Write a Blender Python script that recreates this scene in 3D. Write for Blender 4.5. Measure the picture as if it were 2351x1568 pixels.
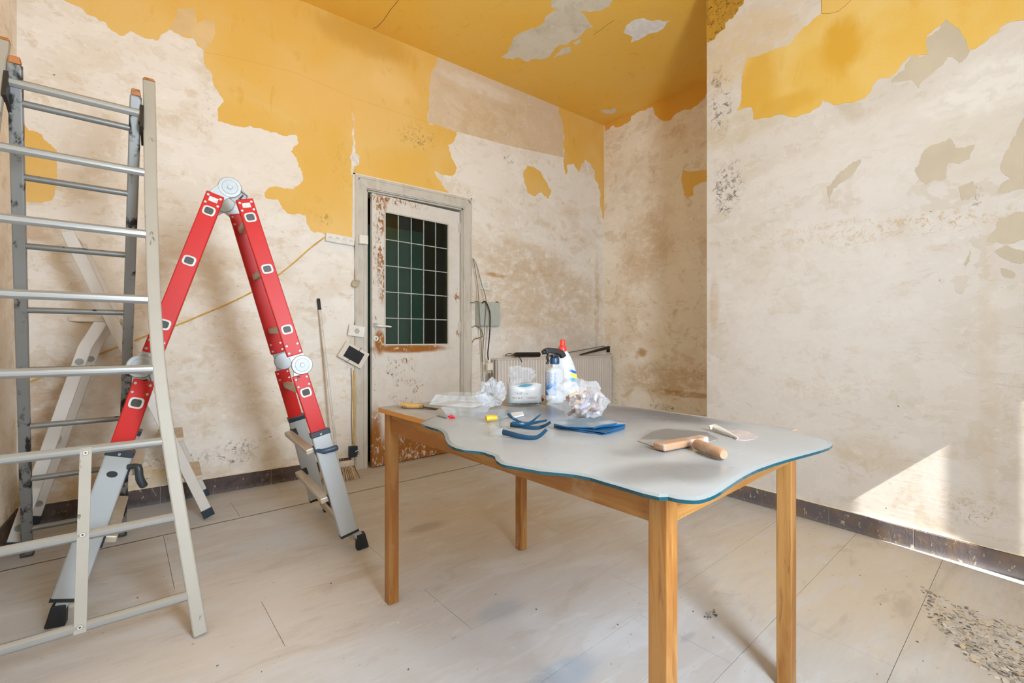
import bpy, bmesh, math, random
from mathutils import Vector, Matrix, noise as mnoise

for o in list(bpy.data.objects):
    bpy.data.objects.remove(o, do_unlink=True)
scene = bpy.context.scene
COL = scene.collection
R = random.Random(7)

# ------------------------------------------------------------------ camera
FPX, CX, YH, CAMH = 1045.0, 1175.5, 777.0, 1.03      # focal length / horizon in photo pixels
ANG = math.atan((2572 - CX) / FPX)
cam_d = bpy.data.cameras.new('camera'); cam = bpy.data.objects.new('camera', cam_d); COL.objects.link(cam)
cam.location = (0, 0, CAMH); cam.rotation_euler = (math.pi/2, 0, ANG - math.pi/2)
cam_d.sensor_width = 36; cam_d.sensor_fit = 'HORIZONTAL'
cam_d.lens = FPX/2351*36; cam_d.shift_y = (YH - 784)/2351
cam_d.clip_start = 0.05
scene.camera = cam

# ------------------------------------------------------------------ world, daylight, exposure
YB, XR, XL, YF, ZC = 3.605, 2.915, -0.675, -0.82, 3.51      # back wall, right wall, left wall, front wall, ceiling
world = bpy.data.worlds.new('world'); scene.world = world; world.use_nodes = True
wn = world.node_tree
wbg = wn.nodes['Background']; wbg.inputs[0].default_value = (0.75, 0.87, 1, 1); wbg.inputs[1].default_value = 1.0

def light(name, kind, loc, energy, color, **kw):
    d = bpy.data.lights.new(name, kind); d.energy = energy; d.color = color
    for k, v in kw.items(): setattr(d, k, v)
    o = bpy.data.objects.new(name, d); COL.objects.link(o); o.location = loc
    return o
SUN_DIR = Vector((0.10, 1, -0.98)).normalized()
sun = light('sun', 'SUN', (1, -4, 5), 15.5, (1.0, 0.95, 0.86), angle=math.radians(0.16))
sun.rotation_euler = SUN_DIR.to_track_quat('-Z', 'Y').to_euler()
# area lamp for the window behind the camera, inside its added sheet
win = light('window_daylight', 'AREA', (0.66, YF+0.05, 1.75), 63.0, (0.725, 0.865, 1.0), shape='RECTANGLE', size=0.55, size_y=1.75)
win.rotation_euler = Vector((0.02, 1, 0.14)).to_track_quat('-Z', 'Z').to_euler()
vs = scene.view_settings
vs.view_transform = 'Standard'; vs.look = 'None'; vs.gamma = 1.0; vs.use_curve_mapping = False
vs.exposure = 1.25
scene.display_settings.display_device = 'sRGB'
scene.cycles.diffuse_bounces = 7

# ------------------------------------------------------------------ photo pixel -> place
_f = Vector((math.cos(ANG), math.sin(ANG), 0)); _r = Vector((math.sin(ANG), -math.cos(ANG), 0))
CAM = Vector((0, 0, CAMH))
def ray(px, py): return _f + _r*((px-CX)/FPX) + Vector((0, 0, (YH-py)/FPX))
def onz(px, py, z=0.0):
    d = ray(px, py); return CAM + d*((z-CAMH)/d.z)
def onpl(px, py, p0, n):
    d = ray(px, py); n = Vector(n); return CAM + d*((Vector(p0)-CAM).dot(n)/d.dot(n))
def ony(px, py, y=YB): return onpl(px, py, (0, y, 0), (0, 1, 0))
def onx(px, py, x=XR): return onpl(px, py, (x, 0, 0), (1, 0, 0))

# ------------------------------------------------------------------ materials
def lin(c):
    c = c/255.0
    return c/12.92 if c <= 0.04045 else ((c+0.055)/1.055)**2.4
def C(r, g, b, k=1.0): return (lin(r)*k, lin(g)*k, lin(b)*k, 1.0)

class NT:
    def __init__(s, name):
        s.m = bpy.data.materials.new(name); s.m.use_nodes = True
        s.t = s.m.node_tree; s.N = s.t.nodes; s.L = s.t.links
        s.b = s.N['Principled BSDF']; s._co = None
    def put(s, sock, v):
        if hasattr(v, 'is_linked') or hasattr(v, 'links'): s.L.new(v, sock)
        else:
            try: sock.default_value = v
            except Exception: sock.default_value = v[:3]
    def co(s):
        if s._co is None: s._co = s.N.new('ShaderNodeTexCoord').outputs['Object']
        return s._co
    def scaled(s, v):
        n = s.N.new('ShaderNodeVectorMath'); n.operation = 'MULTIPLY'; s.put(n.inputs[0], s.co()); n.inputs[1].default_value = v; return n.outputs[0]
    def noise(s, scale, detail=4, rough=0.55, dist=0.0, vec=None):
        n = s.N.new('ShaderNodeTexNoise'); s.put(n.inputs['Vector'], vec or s.co())
        n.inputs['Scale'].default_value = scale; n.inputs['Detail'].default_value = detail
        n.inputs['Roughness'].default_value = rough; n.inputs['Distortion'].default_value = dist
        return n.outputs['Fac']
    def math(s, op, a, b=0.0, clamp=False):
        n = s.N.new('ShaderNodeMath'); n.operation = op; n.use_clamp = clamp; s.put(n.inputs[0], a); s.put(n.inputs[1], b); return n.outputs[0]
    def step(s, v, lo, hi, a=0.0, b=1.0):
        n = s.N.new('ShaderNodeMapRange'); n.interpolation_type = 'SMOOTHSTEP'; s.put(n.inputs[0], v)
        n.inputs[1].default_value = lo; n.inputs[2].default_value = hi; n.inputs[3].default_value = a; n.inputs[4].default_value = b
        return n.outputs[0]
    def mix(s, f, a, b, mode='MIX'):
        n = s.N.new('ShaderNodeMix'); n.data_type = 'RGBA'; n.blend_type = mode
        s.put(n.inputs[0], f); s.put(n.inputs[6], a); s.put(n.inputs[7], b); return n.outputs[2]
    def sep(s, vec=None):
        n = s.N.new('ShaderNodeSeparateXYZ'); s.put(n.inputs[0], vec or s.co()); return n.outputs
    def rnd(s): return s.N.new('ShaderNodeObjectInfo').outputs['Random']
    def ell(s, c, r, nz=None, amp=0.0, soft=0.25, rot=None):
        """1 inside an ellipsoid with a ragged edge, 0 outside"""
        n = s.N.new('ShaderNodeVectorMath'); n.operation = 'SUBTRACT'; s.put(n.inputs[0], s.co()); n.inputs[1].default_value = c
        v = n.outputs[0]
        if rot:
            q = s.N.new('ShaderNodeVectorRotate'); q.rotation_type = 'AXIS_ANGLE'; s.put(q.inputs['Vector'], v); q.inputs['Axis'].default_value = rot[0]; q.inputs['Angle'].default_value = rot[1]; v = q.outputs[0]
        m = s.N.new('ShaderNodeVectorMath'); m.operation = 'MULTIPLY'; s.put(m.inputs[0], v); m.inputs[1].default_value = tuple(1.0/x for x in r)
        l = s.N.new('ShaderNodeVectorMath'); l.operation = 'LENGTH'; s.put(l.inputs[0], m.outputs[0]); d = l.outputs['Value']
        if nz is not None: d = s.math('ADD', d, s.math('MULTIPLY', s.math('SUBTRACT', nz, 0.5), amp))
        return s.step(d, 1+soft, 1-soft)
    def bump(s, h, strength=0.3, dist=0.01):
        n = s.N.new('ShaderNodeBump'); n.inputs['Strength'].default_value = strength; n.inputs['Distance'].default_value = dist; s.put(n.inputs['Height'], h)
        s.L.new(n.outputs[0], s.b.inputs['Normal'])
    def done(s, color=None, rough=0.6, metal=0.0, spec=0.5):
        if color is not None: s.put(s.b.inputs['Base Color'], color)
        s.put(s.b.inputs['Roughness'], rough); s.b.inputs['Metallic'].default_value = metal; s.b.inputs['Specular IOR Level'].default_value = spec
        return s.m

MATS = {}
def plain(name, col, rough=0.5, metal=0.0, spec=0.5, var=0.12, scale=25, bump=0.0):
    if name in MATS: return MATS[name]
    t = NT(name); n = t.noise(scale, 5)
    c = t.mix(t.step(n, 0.35, 0.7), tuple(x*(1-var) for x in col[:3])+(1,), tuple(min(1, x*(1+var)) for x in col[:3])+(1,))
    if bump: t.bump(n, bump, 0.004)
    MATS[name] = t.done(c, rough, metal, spec); return MATS[name]

def worn(name, col, dirt, rough=0.4, metal=0.0, thr=(0.58, 0.66), scale=30, stretch=(1, 1, 1), scale2=4, spec=0.5, amt=1.0):
    """paint or metal with splashes and grime"""
    t = NT(name); v = t.scaled(stretch)
    a = t.noise(scale, 6, 0.6, 0.3, v); b = t.noise(scale2, 3, 0.5, 0, v)
    k = t.step(t.math('ADD', t.math('MULTIPLY', a, 0.65), t.math('MULTIPLY', b, 0.35)), thr[0], thr[1])
    base = t.mix(t.noise(scale*0.4, 4), tuple(x*0.86 for x in col[:3])+(1,), col)
    c = t.mix(t.math('MULTIPLY', k, amt), base, dirt)
    MATS[name] = t.done(c, t.math('ADD', t.math('MULTIPLY', k, 0.35), rough, True), metal, spec); return MATS[name]

def clear(name, tint=(1, 1, 1, 1), haze=0.08, gloss=0.03, hazecol=(0.8, 0.82, 0.84, 1), crumple=0.0, ior=1.45):
    """thin clear sheet: mostly see-through, with reflections and a little haze"""
    t = NT(name); N, L = t.N, t.L
    tr = N.new('ShaderNodeBsdfTransparent'); tr.inputs[0].default_value = tint
    gl = N.new('ShaderNodeBsdfGlossy'); gl.inputs['Roughness'].default_value = gloss
    df = N.new('ShaderNodeBsdfDiffuse'); df.inputs[0].default_value = hazecol
    lw = N.new('ShaderNodeLayerWeight'); lw.inputs[0].default_value = 0.5
    fc = t.math('ADD', t.math('MULTIPLY', t.math('POWER', lw.outputs['Facing'], 3.0), min(1.0, (ior-1)*1.6)), ((ior-1)/(ior+1))**2, True)
    if crumple:
        bp = N.new('ShaderNodeBump'); bp.inputs['Strength'].default_value = crumple; bp.inputs['Distance'].default_value = 0.01
        L.new(t.noise(55, 3, 0.5, 0.5), bp.inputs['Height']); L.new(bp.outputs[0], gl.inputs['Normal']); L.new(bp.outputs[0], lw.inputs['Normal'])
    m1 = N.new('ShaderNodeMixShader'); m1.inputs[0].default_value = haze; L.new(tr.outputs[0], m1.inputs[1]); L.new(df.outputs[0], m1.inputs[2])
    m2 = N.new('ShaderNodeMixShader'); L.new(fc, m2.inputs[0]); L.new(m1.outputs[0], m2.inputs[1]); L.new(gl.outputs[0], m2.inputs[2])
    L.new(m2.outputs[0], N['Material Output'].inputs[0]); N.remove(t.b)
    MATS[name] = t.m; return t.m

# ------------------------------------------------------------------ mesh building
class MB:
    def __init__(s): s.v = []; s.f = []; s.mi = []; s.cur = 0
    def add(s, vs, fs):
        o = len(s.v); s.v += [Vector(x) for x in vs]; s.f += [tuple(i+o for i in f) for f in fs]; s.mi += [s.cur]*len(fs); return s
    def box(s, lo, hi):
        x0, y0, z0 = lo; x1, y1, z1 = hi
        return s.add([(x0,y0,z0),(x1,y0,z0),(x1,y1,z0),(x0,y1,z0),(x0,y0,z1),(x1,y0,z1),(x1,y1,z1),(x0,y1,z1)],
                     [(0,3,2,1),(4,5,6,7),(0,1,5,4),(1,2,6,5),(2,3,7,6),(3,0,4,7)])
    def bar(s, p0, p1, side, w, h, w1=None, h1=None):
        """rectangular bar p0->p1; w across `side`, h across the third direction"""
        p0, p1 = Vector(p0), Vector(p1); d = (p1-p0).normalized(); a = Vector(side); a = (a-d*a.dot(d)).normalized(); b = d.cross(a)
        w1 = w if w1 is None else w1; h1 = h if h1 is None else h1
        V = []
        for p, ww, hh in ((p0, w, h), (p1, w1, h1)):
            for sx, sy in ((-1,-1),(1,-1),(1,1),(-1,1)): V.append(p+a*(sx*ww/2)+b*(sy*hh/2))
        return s.add(V, [(0,3,2,1),(4,5,6,7),(0,1,5,4),(1,2,6,5),(2,3,7,6),(3,0,4,7)])
    def path(s, pts, side, w, h):
        """rectangular bar swept along points, w across side, h the other way"""
        pts = [Vector(p) for p in pts]; V = []; F = []; n = len(pts)
        for i, p in enumerate(pts):
            d = (pts[min(i+1, n-1)]-pts[max(i-1, 0)]).normalized(); a = Vector(side); a = (a-d*a.dot(d)).normalized(); b = d.cross(a)
            for sx, sy in ((-1,-1),(1,-1),(1,1),(-1,1)): V.append(p+a*(sx*w/2)+b*(sy*h/2))
        for i in range(n-1):
            for k in range(4): F.append((4*i+k, 4*i+(k+1)%4, 4*i+4+(k+1)%4, 4*i+4+k))
        F += [(3,2,1,0), tuple(4*(n-1)+k for k in range(4))]
        return s.add(V, F)
    def tube(s, pts, r, n=8, flat=1.0, side=None, cap=True):
        pts = [Vector(p) for p in pts]; V = []; F = []; m = len(pts); a = None
        for i, p in enumerate(pts):
            d = (pts[min(i+1, m-1)]-pts[max(i-1, 0)]).normalized()
            if side is not None: a = Vector(side); a = (a-d*a.dot(d)).normalized()
            elif a is None:
                a = d.orthogonal().normalized()
            else: a = (a-d*a.dot(d)).normalized()
            b = d.cross(a); rr = r[i] if isinstance(r, (list, tuple)) else r
            for k in range(n):
                t = 2*math.pi*k/n; V.append(p+a*(math.cos(t)*rr)+b*(math.sin(t)*rr*flat))
        for i in range(m-1):
            for k in range(n): F.append((n*i+k, n*i+(k+1)%n, n*i+n+(k+1)%n, n*i+n+k))
        if cap: F += [tuple(range(n-1, -1, -1)), tuple(n*(m-1)+k for k in range(n))]
        return s.add(V, F)
    def cyl(s, p0, p1, r, r1=None, n=16): return s.tube([p0, p1], [r, r if r1 is None else r1], n)
    def lathe(s, prof, c=(0,0,0), n=24, sx=1.0, sy=1.0, power=None):
        """profile [(r,z)]; power>2 gives a rounded-square section"""
        c = Vector(c); V = []; F = []; m = len(prof)
        for r, z in prof:
            for k in range(n):
                t = 2*math.pi*k/n; x, y = math.cos(t), math.sin(t)
                if power: q = (abs(x)**power+abs(y)**power)**(-1.0/power); x *= q; y *= q
                V.append(c+Vector((x*r*sx, y*r*sy, z)))
        for i in range(m-1):
            for k in range(n): F.append((n*i+k, n*i+(k+1)%n, n*i+n+(k+1)%n, n*i+n+k))
        F += [tuple(range(n-1, -1, -1)), tuple(n*(m-1)+k for k in range(n))]
        return s.add(V, F)
    def slab(s, poly, off):
        """closed plate: polygon of 3-D points and the same moved by off"""
        off = Vector(off); n = len(poly); P = [Vector(p) for p in poly]
        nrm = Vector((0,0,0))
        for i in range(n): nrm += P[i].cross(P[(i+1) % n])
        if nrm.dot(off) < 0: P.reverse()
        V = P+[p+off for p in P]
        F = [tuple(range(n-1, -1, -1)), tuple(range(n, 2*n))]+[(i, (i+1) % n, n+(i+1) % n, n+i) for i in range(n)]
        return s.add(V, F)
    def build(s, name, mat, parent=None, smooth=False, bevel=0.0, seg=2, label=None, kind=None):
        me = bpy.data.meshes.new(name); loc = Vector((0,0,0))
        if parent is not None: loc = Vector(parent.get('_o', (0,0,0)))
        me.from_pydata([tuple(v-loc) for v in s.v], [], s.f); me.validate(); me.update()
        for m in (mat if isinstance(mat, (list, tuple)) else [mat]): me.materials.append(m)
        if len(me.materials) > 1 and len(me.polygons) == len(s.mi):
            for p, i in zip(me.polygons, s.mi): p.material_index = i
        if smooth:
            for p in me.polygons: p.use_smooth = True
            try: me.set_sharp_from_angle(angle=math.radians(40))
            except Exception: pass
        o = bpy.data.objects.new(name, me); COL.objects.link(o)
        if parent is not None: o.parent = parent; o['_o'] = tuple(loc)
        if bevel:
            b = o.modifiers.new('bevel', 'BEVEL'); b.width = bevel; b.segments = seg; b.limit_method = 'ANGLE'; b.angle_limit = math.radians(40); b.harden_normals = False
        if label: o['label'] = label
        if kind: o['kind'] = kind
        return o

def thing(name, label, cat, loc=(0,0,0), rotz=0.0, group=None):
    o = bpy.data.objects.new(name, None); COL.objects.link(o); o.location = loc; o.rotation_euler = (0, 0, rotz)
    o.empty_display_size = 0.05
    o['label'] = label; o['category'] = cat; o['_o'] = tuple(loc) if rotz == 0.0 else (0, 0, 0)
    if group: o['group'] = group
    return o
def struct(o): o['kind'] = 'structure'; return o
def tag(o, label, cat, group=None):
    o['label'] = label; o['category'] = cat
    if group: o['group'] = group
    return o
def ragged(poly, it=4, amp=0.11, seed=1, keep=()):
    """break the straight runs of an outline into a torn edge; runs whose start index is in keep stay straight"""
    rr = random.Random(seed); P = [(p[0], p[1], i in keep) for i, p in enumerate(poly)]
    for _ in range(it):
        Q = []
        for i, (x, y, k) in enumerate(P):
            x2, y2, _k = P[(i+1) % len(P)]; Q.append((x, y, k)); dx, dy = x2-x, y2-y; L = math.hypot(dx, dy)
            if L > 2.2 and not k:
                a = rr.uniform(-amp, amp); t = rr.uniform(0.38, 0.62); Q.append((x+dx*t-dy*a, y+dy*t+dx*a, k))
        P = Q
    return [(p[0], p[1]) for p in P]

# ================================================================== THE ROOM
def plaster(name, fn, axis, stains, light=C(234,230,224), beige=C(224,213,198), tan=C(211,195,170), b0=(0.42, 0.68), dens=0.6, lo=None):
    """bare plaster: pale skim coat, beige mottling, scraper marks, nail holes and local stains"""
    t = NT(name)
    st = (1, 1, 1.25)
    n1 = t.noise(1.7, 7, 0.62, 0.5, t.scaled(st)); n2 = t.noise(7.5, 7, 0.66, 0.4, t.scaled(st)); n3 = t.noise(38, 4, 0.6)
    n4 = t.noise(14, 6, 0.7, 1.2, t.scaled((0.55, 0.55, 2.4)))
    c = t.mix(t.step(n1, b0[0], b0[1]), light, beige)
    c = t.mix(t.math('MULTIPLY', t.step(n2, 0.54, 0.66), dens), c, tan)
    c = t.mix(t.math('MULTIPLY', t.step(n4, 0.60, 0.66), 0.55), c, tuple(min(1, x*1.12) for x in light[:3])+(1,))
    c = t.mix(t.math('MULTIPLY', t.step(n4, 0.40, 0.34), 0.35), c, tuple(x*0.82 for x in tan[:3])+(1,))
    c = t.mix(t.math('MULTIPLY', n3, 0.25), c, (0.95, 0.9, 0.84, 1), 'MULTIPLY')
    n5 = t.noise(4.2, 9, 0.64, 0.4, t.scaled(st)); n6 = t.noise(11, 9, 0.68, 0.35, t.scaled((1, 1, 1.5)))
    c = t.mix(t.math('MULTIPLY', t.step(n5, 0.555, 0.575), 0.45), c, tuple(min(1, x*1.07) for x in light[:3])+(1,))
    c = t.mix(t.math('MULTIPLY', t.step(n5, 0.425, 0.405), 0.40), c, tan)
    c = t.mix(t.math('MULTIPLY', t.step(n6, 0.645, 0.665), 0.40), c, tuple(x*0.88 for x in tan[:3])+(1,))
    c = t.mix(t.math('MULTIPLY', t.step(n6, 0.375, 0.355), 0.5), c, tuple(min(1, x*1.08) for x in light[:3])+(1,))
    if lo is not None:      # grubbier towards the skirting: splashes with their own colour
        z = t.sep()[2]; k = t.math('MULTIPLY', t.step(z, lo[0], 0.0), t.step(t.noise(5, 6, 0.65), 0.38, 0.62))
        c = t.mix(t.math('MULTIPLY', k, lo[2]), c, lo[1])
    sp = t.noise(130, 5, 0.8, 0.4); sp2 = t.noise(30, 6, 0.75, 0.8)
    for (px, py, ru, rv, col, k, mode) in stains:
        P = fn(px, py); r = (0.6, ru, rv) if axis == 'x' else (ru, 0.6, rv)
        if axis == 'z': r = (ru, rv, 0.6)
        m = t.ell(tuple(P), r, n2, 1.3, 0.35)
        if mode == 'soft': m = t.math('MULTIPLY', m, t.math('ADD', 0.25, t.math('MULTIPLY', t.step(n6, 0.36, 0.56), 0.75)))
        if mode == 'speck': m = t.math('MULTIPLY', m, t.step(t.math('ADD', t.math('MULTIPLY', sp, 0.3), t.math('MULTIPLY', sp2, 0.7)), 0.50, 0.60))
        c = t.mix(t.math('MULTIPLY', m, k), c, col)
    dots = t.step(t.noise(34, 1, 0.4), 0.815, 0.845)
    c = t.mix(t.math('MULTIPLY', dots, 0.75), c, C(70, 55, 40))
    h = t.math('ADD', t.math('MULTIPLY', n2, 0.6), t.math('ADD', t.math('MULTIPLY', n4, 0.35), t.math('MULTIPLY', n3, 0.12)))
    t.bump(h, 0.35 if axis == "y" else 0.11, 0.012)
    return t.done(c, 0.85, 0, 0.25)

MOULD = C(72, 62, 52); OCH = C(176, 132, 66); PALE = C(235, 228, 220); TANS = C(196, 170, 132)
m_back = plaster('plaster_door_wall', ony, 'y', [
    (600,370,0.45,0.30,PALE,0.8,'soft'), (300,120,0.35,0.25,PALE,0.35,'soft'), (1110,380,0.28,0.28,PALE,0.9,'soft'), (1330,440,0.3,0.2,PALE,0.6,'soft'),
    (1245,690,0.9,0.35,TANS,0.5,'soft'), (1200,600,0.6,0.18,TANS,0.5,'soft'), (400,900,0.5,0.35,TANS,0.25,'soft'), (120,950,0.12,0.35,OCH,0.5,'soft'),
    (80,530,0.10,0.06,OCH,0.55,'soft'), (1168,368,0.06,0.05,MOULD,0.8,'speck'), (545,1040,0.12,0.08,MOULD,0.75,'speck'), (390,1060,0.2,0.06,MOULD,0.6,'speck'),
    (470,260,0.06,0.2,TANS,0.5,'speck'), (1300,790,0.5,0.18,C(205,195,185),0.6,'soft'), (740,1010,0.06,0.03,MOULD,0.8,'speck'), (480,620,0.4,0.16,TANS,0.4,'soft'),
    (200,1110,0.5,0.10,C(200,160,90),0.55,'soft'), (1140,632,0.12,0.02,OCH,0.7,'soft'), (1370,700,0.04,0.5,OCH,0.3,'soft')],
    lo=(0.35, C(170,140,100), 0.5))
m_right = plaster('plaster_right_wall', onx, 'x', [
    (1670,430,0.09,0.17,MOULD,0.9,'speck'), (1655,240,0.08,0.22,MOULD,0.75,'speck'), (1645,180,0.05,0.07,MOULD,0.95,'speck'), (1700,290,0.3,0.1,C(190,178,150),0.5,'soft'),
    (1800,535,0.45,0.02,OCH,0.6,'speck'), (1950,545,0.5,0.05,C(184,164,132),0.9,'speck'), (2100,515,0.3,0.05,C(184,164,132),0.8,'speck'), (1640,700,0.03,0.2,OCH,0.4,'soft'),
    (2245,1180,0.07,0.05,MOULD,0.95,'speck'), (2240,1160,0.12,0.08,C(184,164,132),0.8,'speck'), (2010,1055,0.15,0.08,C(190,173,146),0.6,'speck'), (2000,1040,0.17,0.09,C(190,173,146),0.4,'soft'), (1900,890,0.3,0.08,C(184,164,132),0.5,'speck'),
    (2330,960,0.05,0.3,C(190,173,146),0.5,'speck'), (2270,850,0.03,0.7,C(190,173,146),0.3,'soft'), (2240,450,0.02,0.05,MOULD,0.6,'speck'), (2250,300,0.2,0.2,C(192,182,162),0.5,'soft'),
    (1700,110,0.35,0.2,C(204,184,150),0.7,'soft'), (2000,350,0.5,0.2,C(212,207,202),0.5,'soft'), (1850,700,0.5,0.5,C(212,207,202),0.5,'soft'), (2190,1100,0.1,0.1,C(212,207,202),0.4,'soft'), (2290,190,0.22,0.11,C(218,216,212),0.8,'soft')],
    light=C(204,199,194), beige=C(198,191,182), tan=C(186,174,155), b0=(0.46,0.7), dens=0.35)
m_alc = plaster('plaster_alcove_wall', lambda a, b: onpl(a, b, (4.01,3.6,0), (1,0.087,0)), 'x', [
    (1520,870,0.5,0.15,TANS,0.7,'soft'), (1480,560,0.3,0.4,TANS,0.5,'soft'), (1470,810,0.06,0.05,OCH,0.8,'soft'), (1590,860,0.2,0.07,OCH,0.7,'speck'), (1520,935,0.14,0.03,MOULD,0.95,'speck'),
    (1570,905,0.4,0.03,OCH,0.7,'soft'), (1450,420,0.3,0.3,C(214,200,180),0.5,'soft'), (1440,700,0.05,0.5,OCH,0.25,'speck')],
    light=C(234,226,212), beige=C(224,208,186), tan=C(204,180,146))
m_left = plaster('plaster_left_wall', ony, 'y', [], light=C(244,238,229), beige=C(238,226,210), tan=C(222,202,172), lo=(0.45, C(110,90,66), 0.6))
m_plain = plaster('plaster_other', ony, 'y', [], light=C(226,217,206), beige=C(215,200,180), dens=0.3)

def yellow(name, a=C(227,182,90), b=C(230,192,116), dk=C(212,162,56), stains=()):
    t = NT(name)
    n1 = t.noise(1.6, 5, 0.55, 0.4); n2 = t.noise(10, 6, 0.6, 0.5, t.scaled((1, 1, 0.45))); n3 = t.noise(60, 4, 0.6)
    c = t.mix(t.step(n1, 0.38, 0.62), a, b)
    c = t.mix(t.math('MULTIPLY', t.step(n2, 0.57, 0.72), 0.5), c, dk)
    c = t.mix(t.math('MULTIPLY', t.step(t.noise(30, 5, 0.7), 0.71, 0.75), 0.5), c, C(236,214,172))
    sp = t.noise(34, 8, 0.82, 0.7)
    for (P, r, col, k, speck) in stains:
        m = t.ell(tuple(P), r, n2, 1.4, 0.4)
        if speck: m = t.math('MULTIPLY', m, t.step(sp, 0.51, 0.63))
        c = t.mix(t.math('MULTIPLY', m, k), c, col)
    t.bump(t.math('ADD', n3, t.math('MULTIPLY', n2, 2)), 0.12, 0.006)
    return t.done(c, 0.55, 0, 0.3)
BLK = C(84, 66, 30)
y_back = yellow('yellow_distemper', stains=[(ony(960,315), (0.16,0.5,0.10), BLK, 0.75, True), (ony(745,505), (0.05,0.5,0.05), BLK, 0.7, True), (ony(790,380), (0.10,0.5,0.2), C(190,150,70), 0.5, True),
    (ony(840,90), (0.4,0.5,0.12), C(196,146,50), 0.5, False), (ony(900,200), (0.2,0.5,0.12), C(238,200,130), 0.6, False), (ony(780,230), (0.5,0.5,0.2), C(232,188,110), 0.6, False)])
y_right = yellow('yellow_distemper_right', C(214,176,86), C(217,188,116), C(206,160,60), [(onx(1930,110), (0.5,0.10,0.14), C(205,158,52), 0.9, False), (onx(1740,190), (0.5,0.12,0.2), C(206,162,62), 0.8, False), (onx(1780,250), (0.5,0.2,0.06), C(204,160,62), 0.7, False)])
y_mould = yellow('mouldy_yellow', C(186,142,54), C(172,132,50), C(140,96,30), [(onx(1645,35), (0.5,0.14,0.16), C(52,42,28), 1.0, True), (onx(1650,10), (0.5,0.2,0.1), C(60,48,30), 0.9, True)])
y_ceil = yellow('yellow_ceiling', C(238,186,76), C(236,189,88), C(222,166,54), [(onz(1200,160,ZC), (0.5,0.3,0.6), C(226,184,110), 0.6, True), (onz(1215,175,ZC), (0.2,0.25,0.6), C(232,200,140), 0.6, True)])
m_bare = plaster('bare_ceiling_patch', lambda a, b: onz(a, b, ZC), 'z', [], light=C(222,214,198), beige=C(210,200,180), tan=C(196,184,160), dens=0.3)
m_white_patch = plain('white_primer_patch', C(232,230,226), 0.8, var=0.06)
m_beige = plaster('beige_undercoat', ony, 'y', [(1100,200,0.4,0.06,C(226,214,198),0.8,'soft')], light=C(216,196,168), beige=C(206,180,142), tan=C(224,208,186), dens=0.55)
m_beige2 = plain('beige_scraped', C(188,177,158), 0.85, var=0.05, scale=6)
m_beige3 = plain('beige_wash', C(222,192,140), 0.85, var=0.06, scale=6)

# ---- shells
DX0, DX1, DZ = 1.245, 2.135, 2.215            # door opening in the back wall
w = MB(); w.box((XL-0.15, YB, 0), (DX0, YB+0.2, ZC)); w.box((DX1, YB, 0), (4.3, YB+0.2, ZC)); w.box((DX0, YB, DZ), (DX1, YB+0.2, ZC))
wall_back = struct(w.build('wall_back', m_back)); tag(wall_back, 'back wall of bare plaster with torn yellow paint around the door', 'wall')
YC = 1.684                                     # corner of the projecting right wall
w = MB(); w.slab([(XR, YF-0.15, 0), (XR, YC, 0), (4.25, YC, 0), (4.25, YF-0.15, 0)], (0, 0, ZC))
wall_right = struct(w.build('wall_right', m_right)); tag(wall_right, 'pale scraped right wall with yellow paint left at its top', 'wall')
A0, A1 = Vector((4.035, YB, 0)), Vector((4.19, YC, 0))
w = MB(); w.slab([A0, A1, A1+Vector((0.2, 0, 0)), A0+Vector((0.35, 0, 0))], (0, 0, ZC))
wall_alc = struct(w.build('wall_alcove', m_alc)); tag(wall_alc, 'shaded tan plaster wall inside the alcove beside the radiator', 'wall')
w = MB(); w.box((XL-0.15, YF-0.15, 0), (XL, YB, ZC))
wall_left = struct(w.build('wall_left', m_left)); tag(wall_left, 'stained plaster wall beside the aluminium ladder', 'wall')
# front wall behind the camera: window, plus slits added by the right wall to shape the sun patch
fx = lambda y: XR - 0.10*(y-YF)                # where the sun edge at depth y on the right wall leaves the front wall
S = [(fx(0.872), fx(0.494)), (fx(0.278), fx(-0.25))]
ZT, ZS = 0.18+0.98*(0.872-YF), 0.95
w = MB(); T0 = YF-0.03
w.box((XL-0.15, T0, 0), (0.05, YF, ZC)); w.box((0.05, T0, 0), (1.05, YF, 0.85)); w.box((0.05, T0, 2.65), (1.05, YF, ZC)); w.box((1.05, T0, 0), (S[0][0], YF, ZC))
w.box((S[0][0], T0, 0), (S[1][1], YF, ZS)); w.box((S[0][0], T0, ZT), (S[1][1], YF, ZC)); w.box((S[0][1], T0, ZS), (S[1][0], YF, ZT)); w.box((S[1][1], T0, 0), (XR, YF, ZC))
struct(w.build('wall_front', m_plain))
cur = NT('sun_block_sheet'); cur.done(C(240,238,232), 0.9)  # opaque sheet added in the window opening to keep the sun out
w = MB(); w.box((0.05, T0-0.02, 0.85), (1.05, T0, 2.65)); wi = struct(w.build('window_1', cur.m))
w = MB()
for q in ((0.05,0.11,0.85,2.65),(0.99,1.05,0.85,2.65),(0.52,0.58,0.85,2.65)): w.box((q[0], T0, q[2]), (q[1], YF-0.002, q[3]))
w.build('window_frame', plain('white_paint', C(226,222,214), 0.5), wi)
w = MB(); w.box((XL-0.15, YF-0.15, ZC), (4.3, YB+0.2, ZC+0.12))
ceiling = struct(w.build('ceiling', y_ceil)); tag(ceiling, 'yellow painted ceiling with flaked bare patches', 'ceiling')

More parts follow.
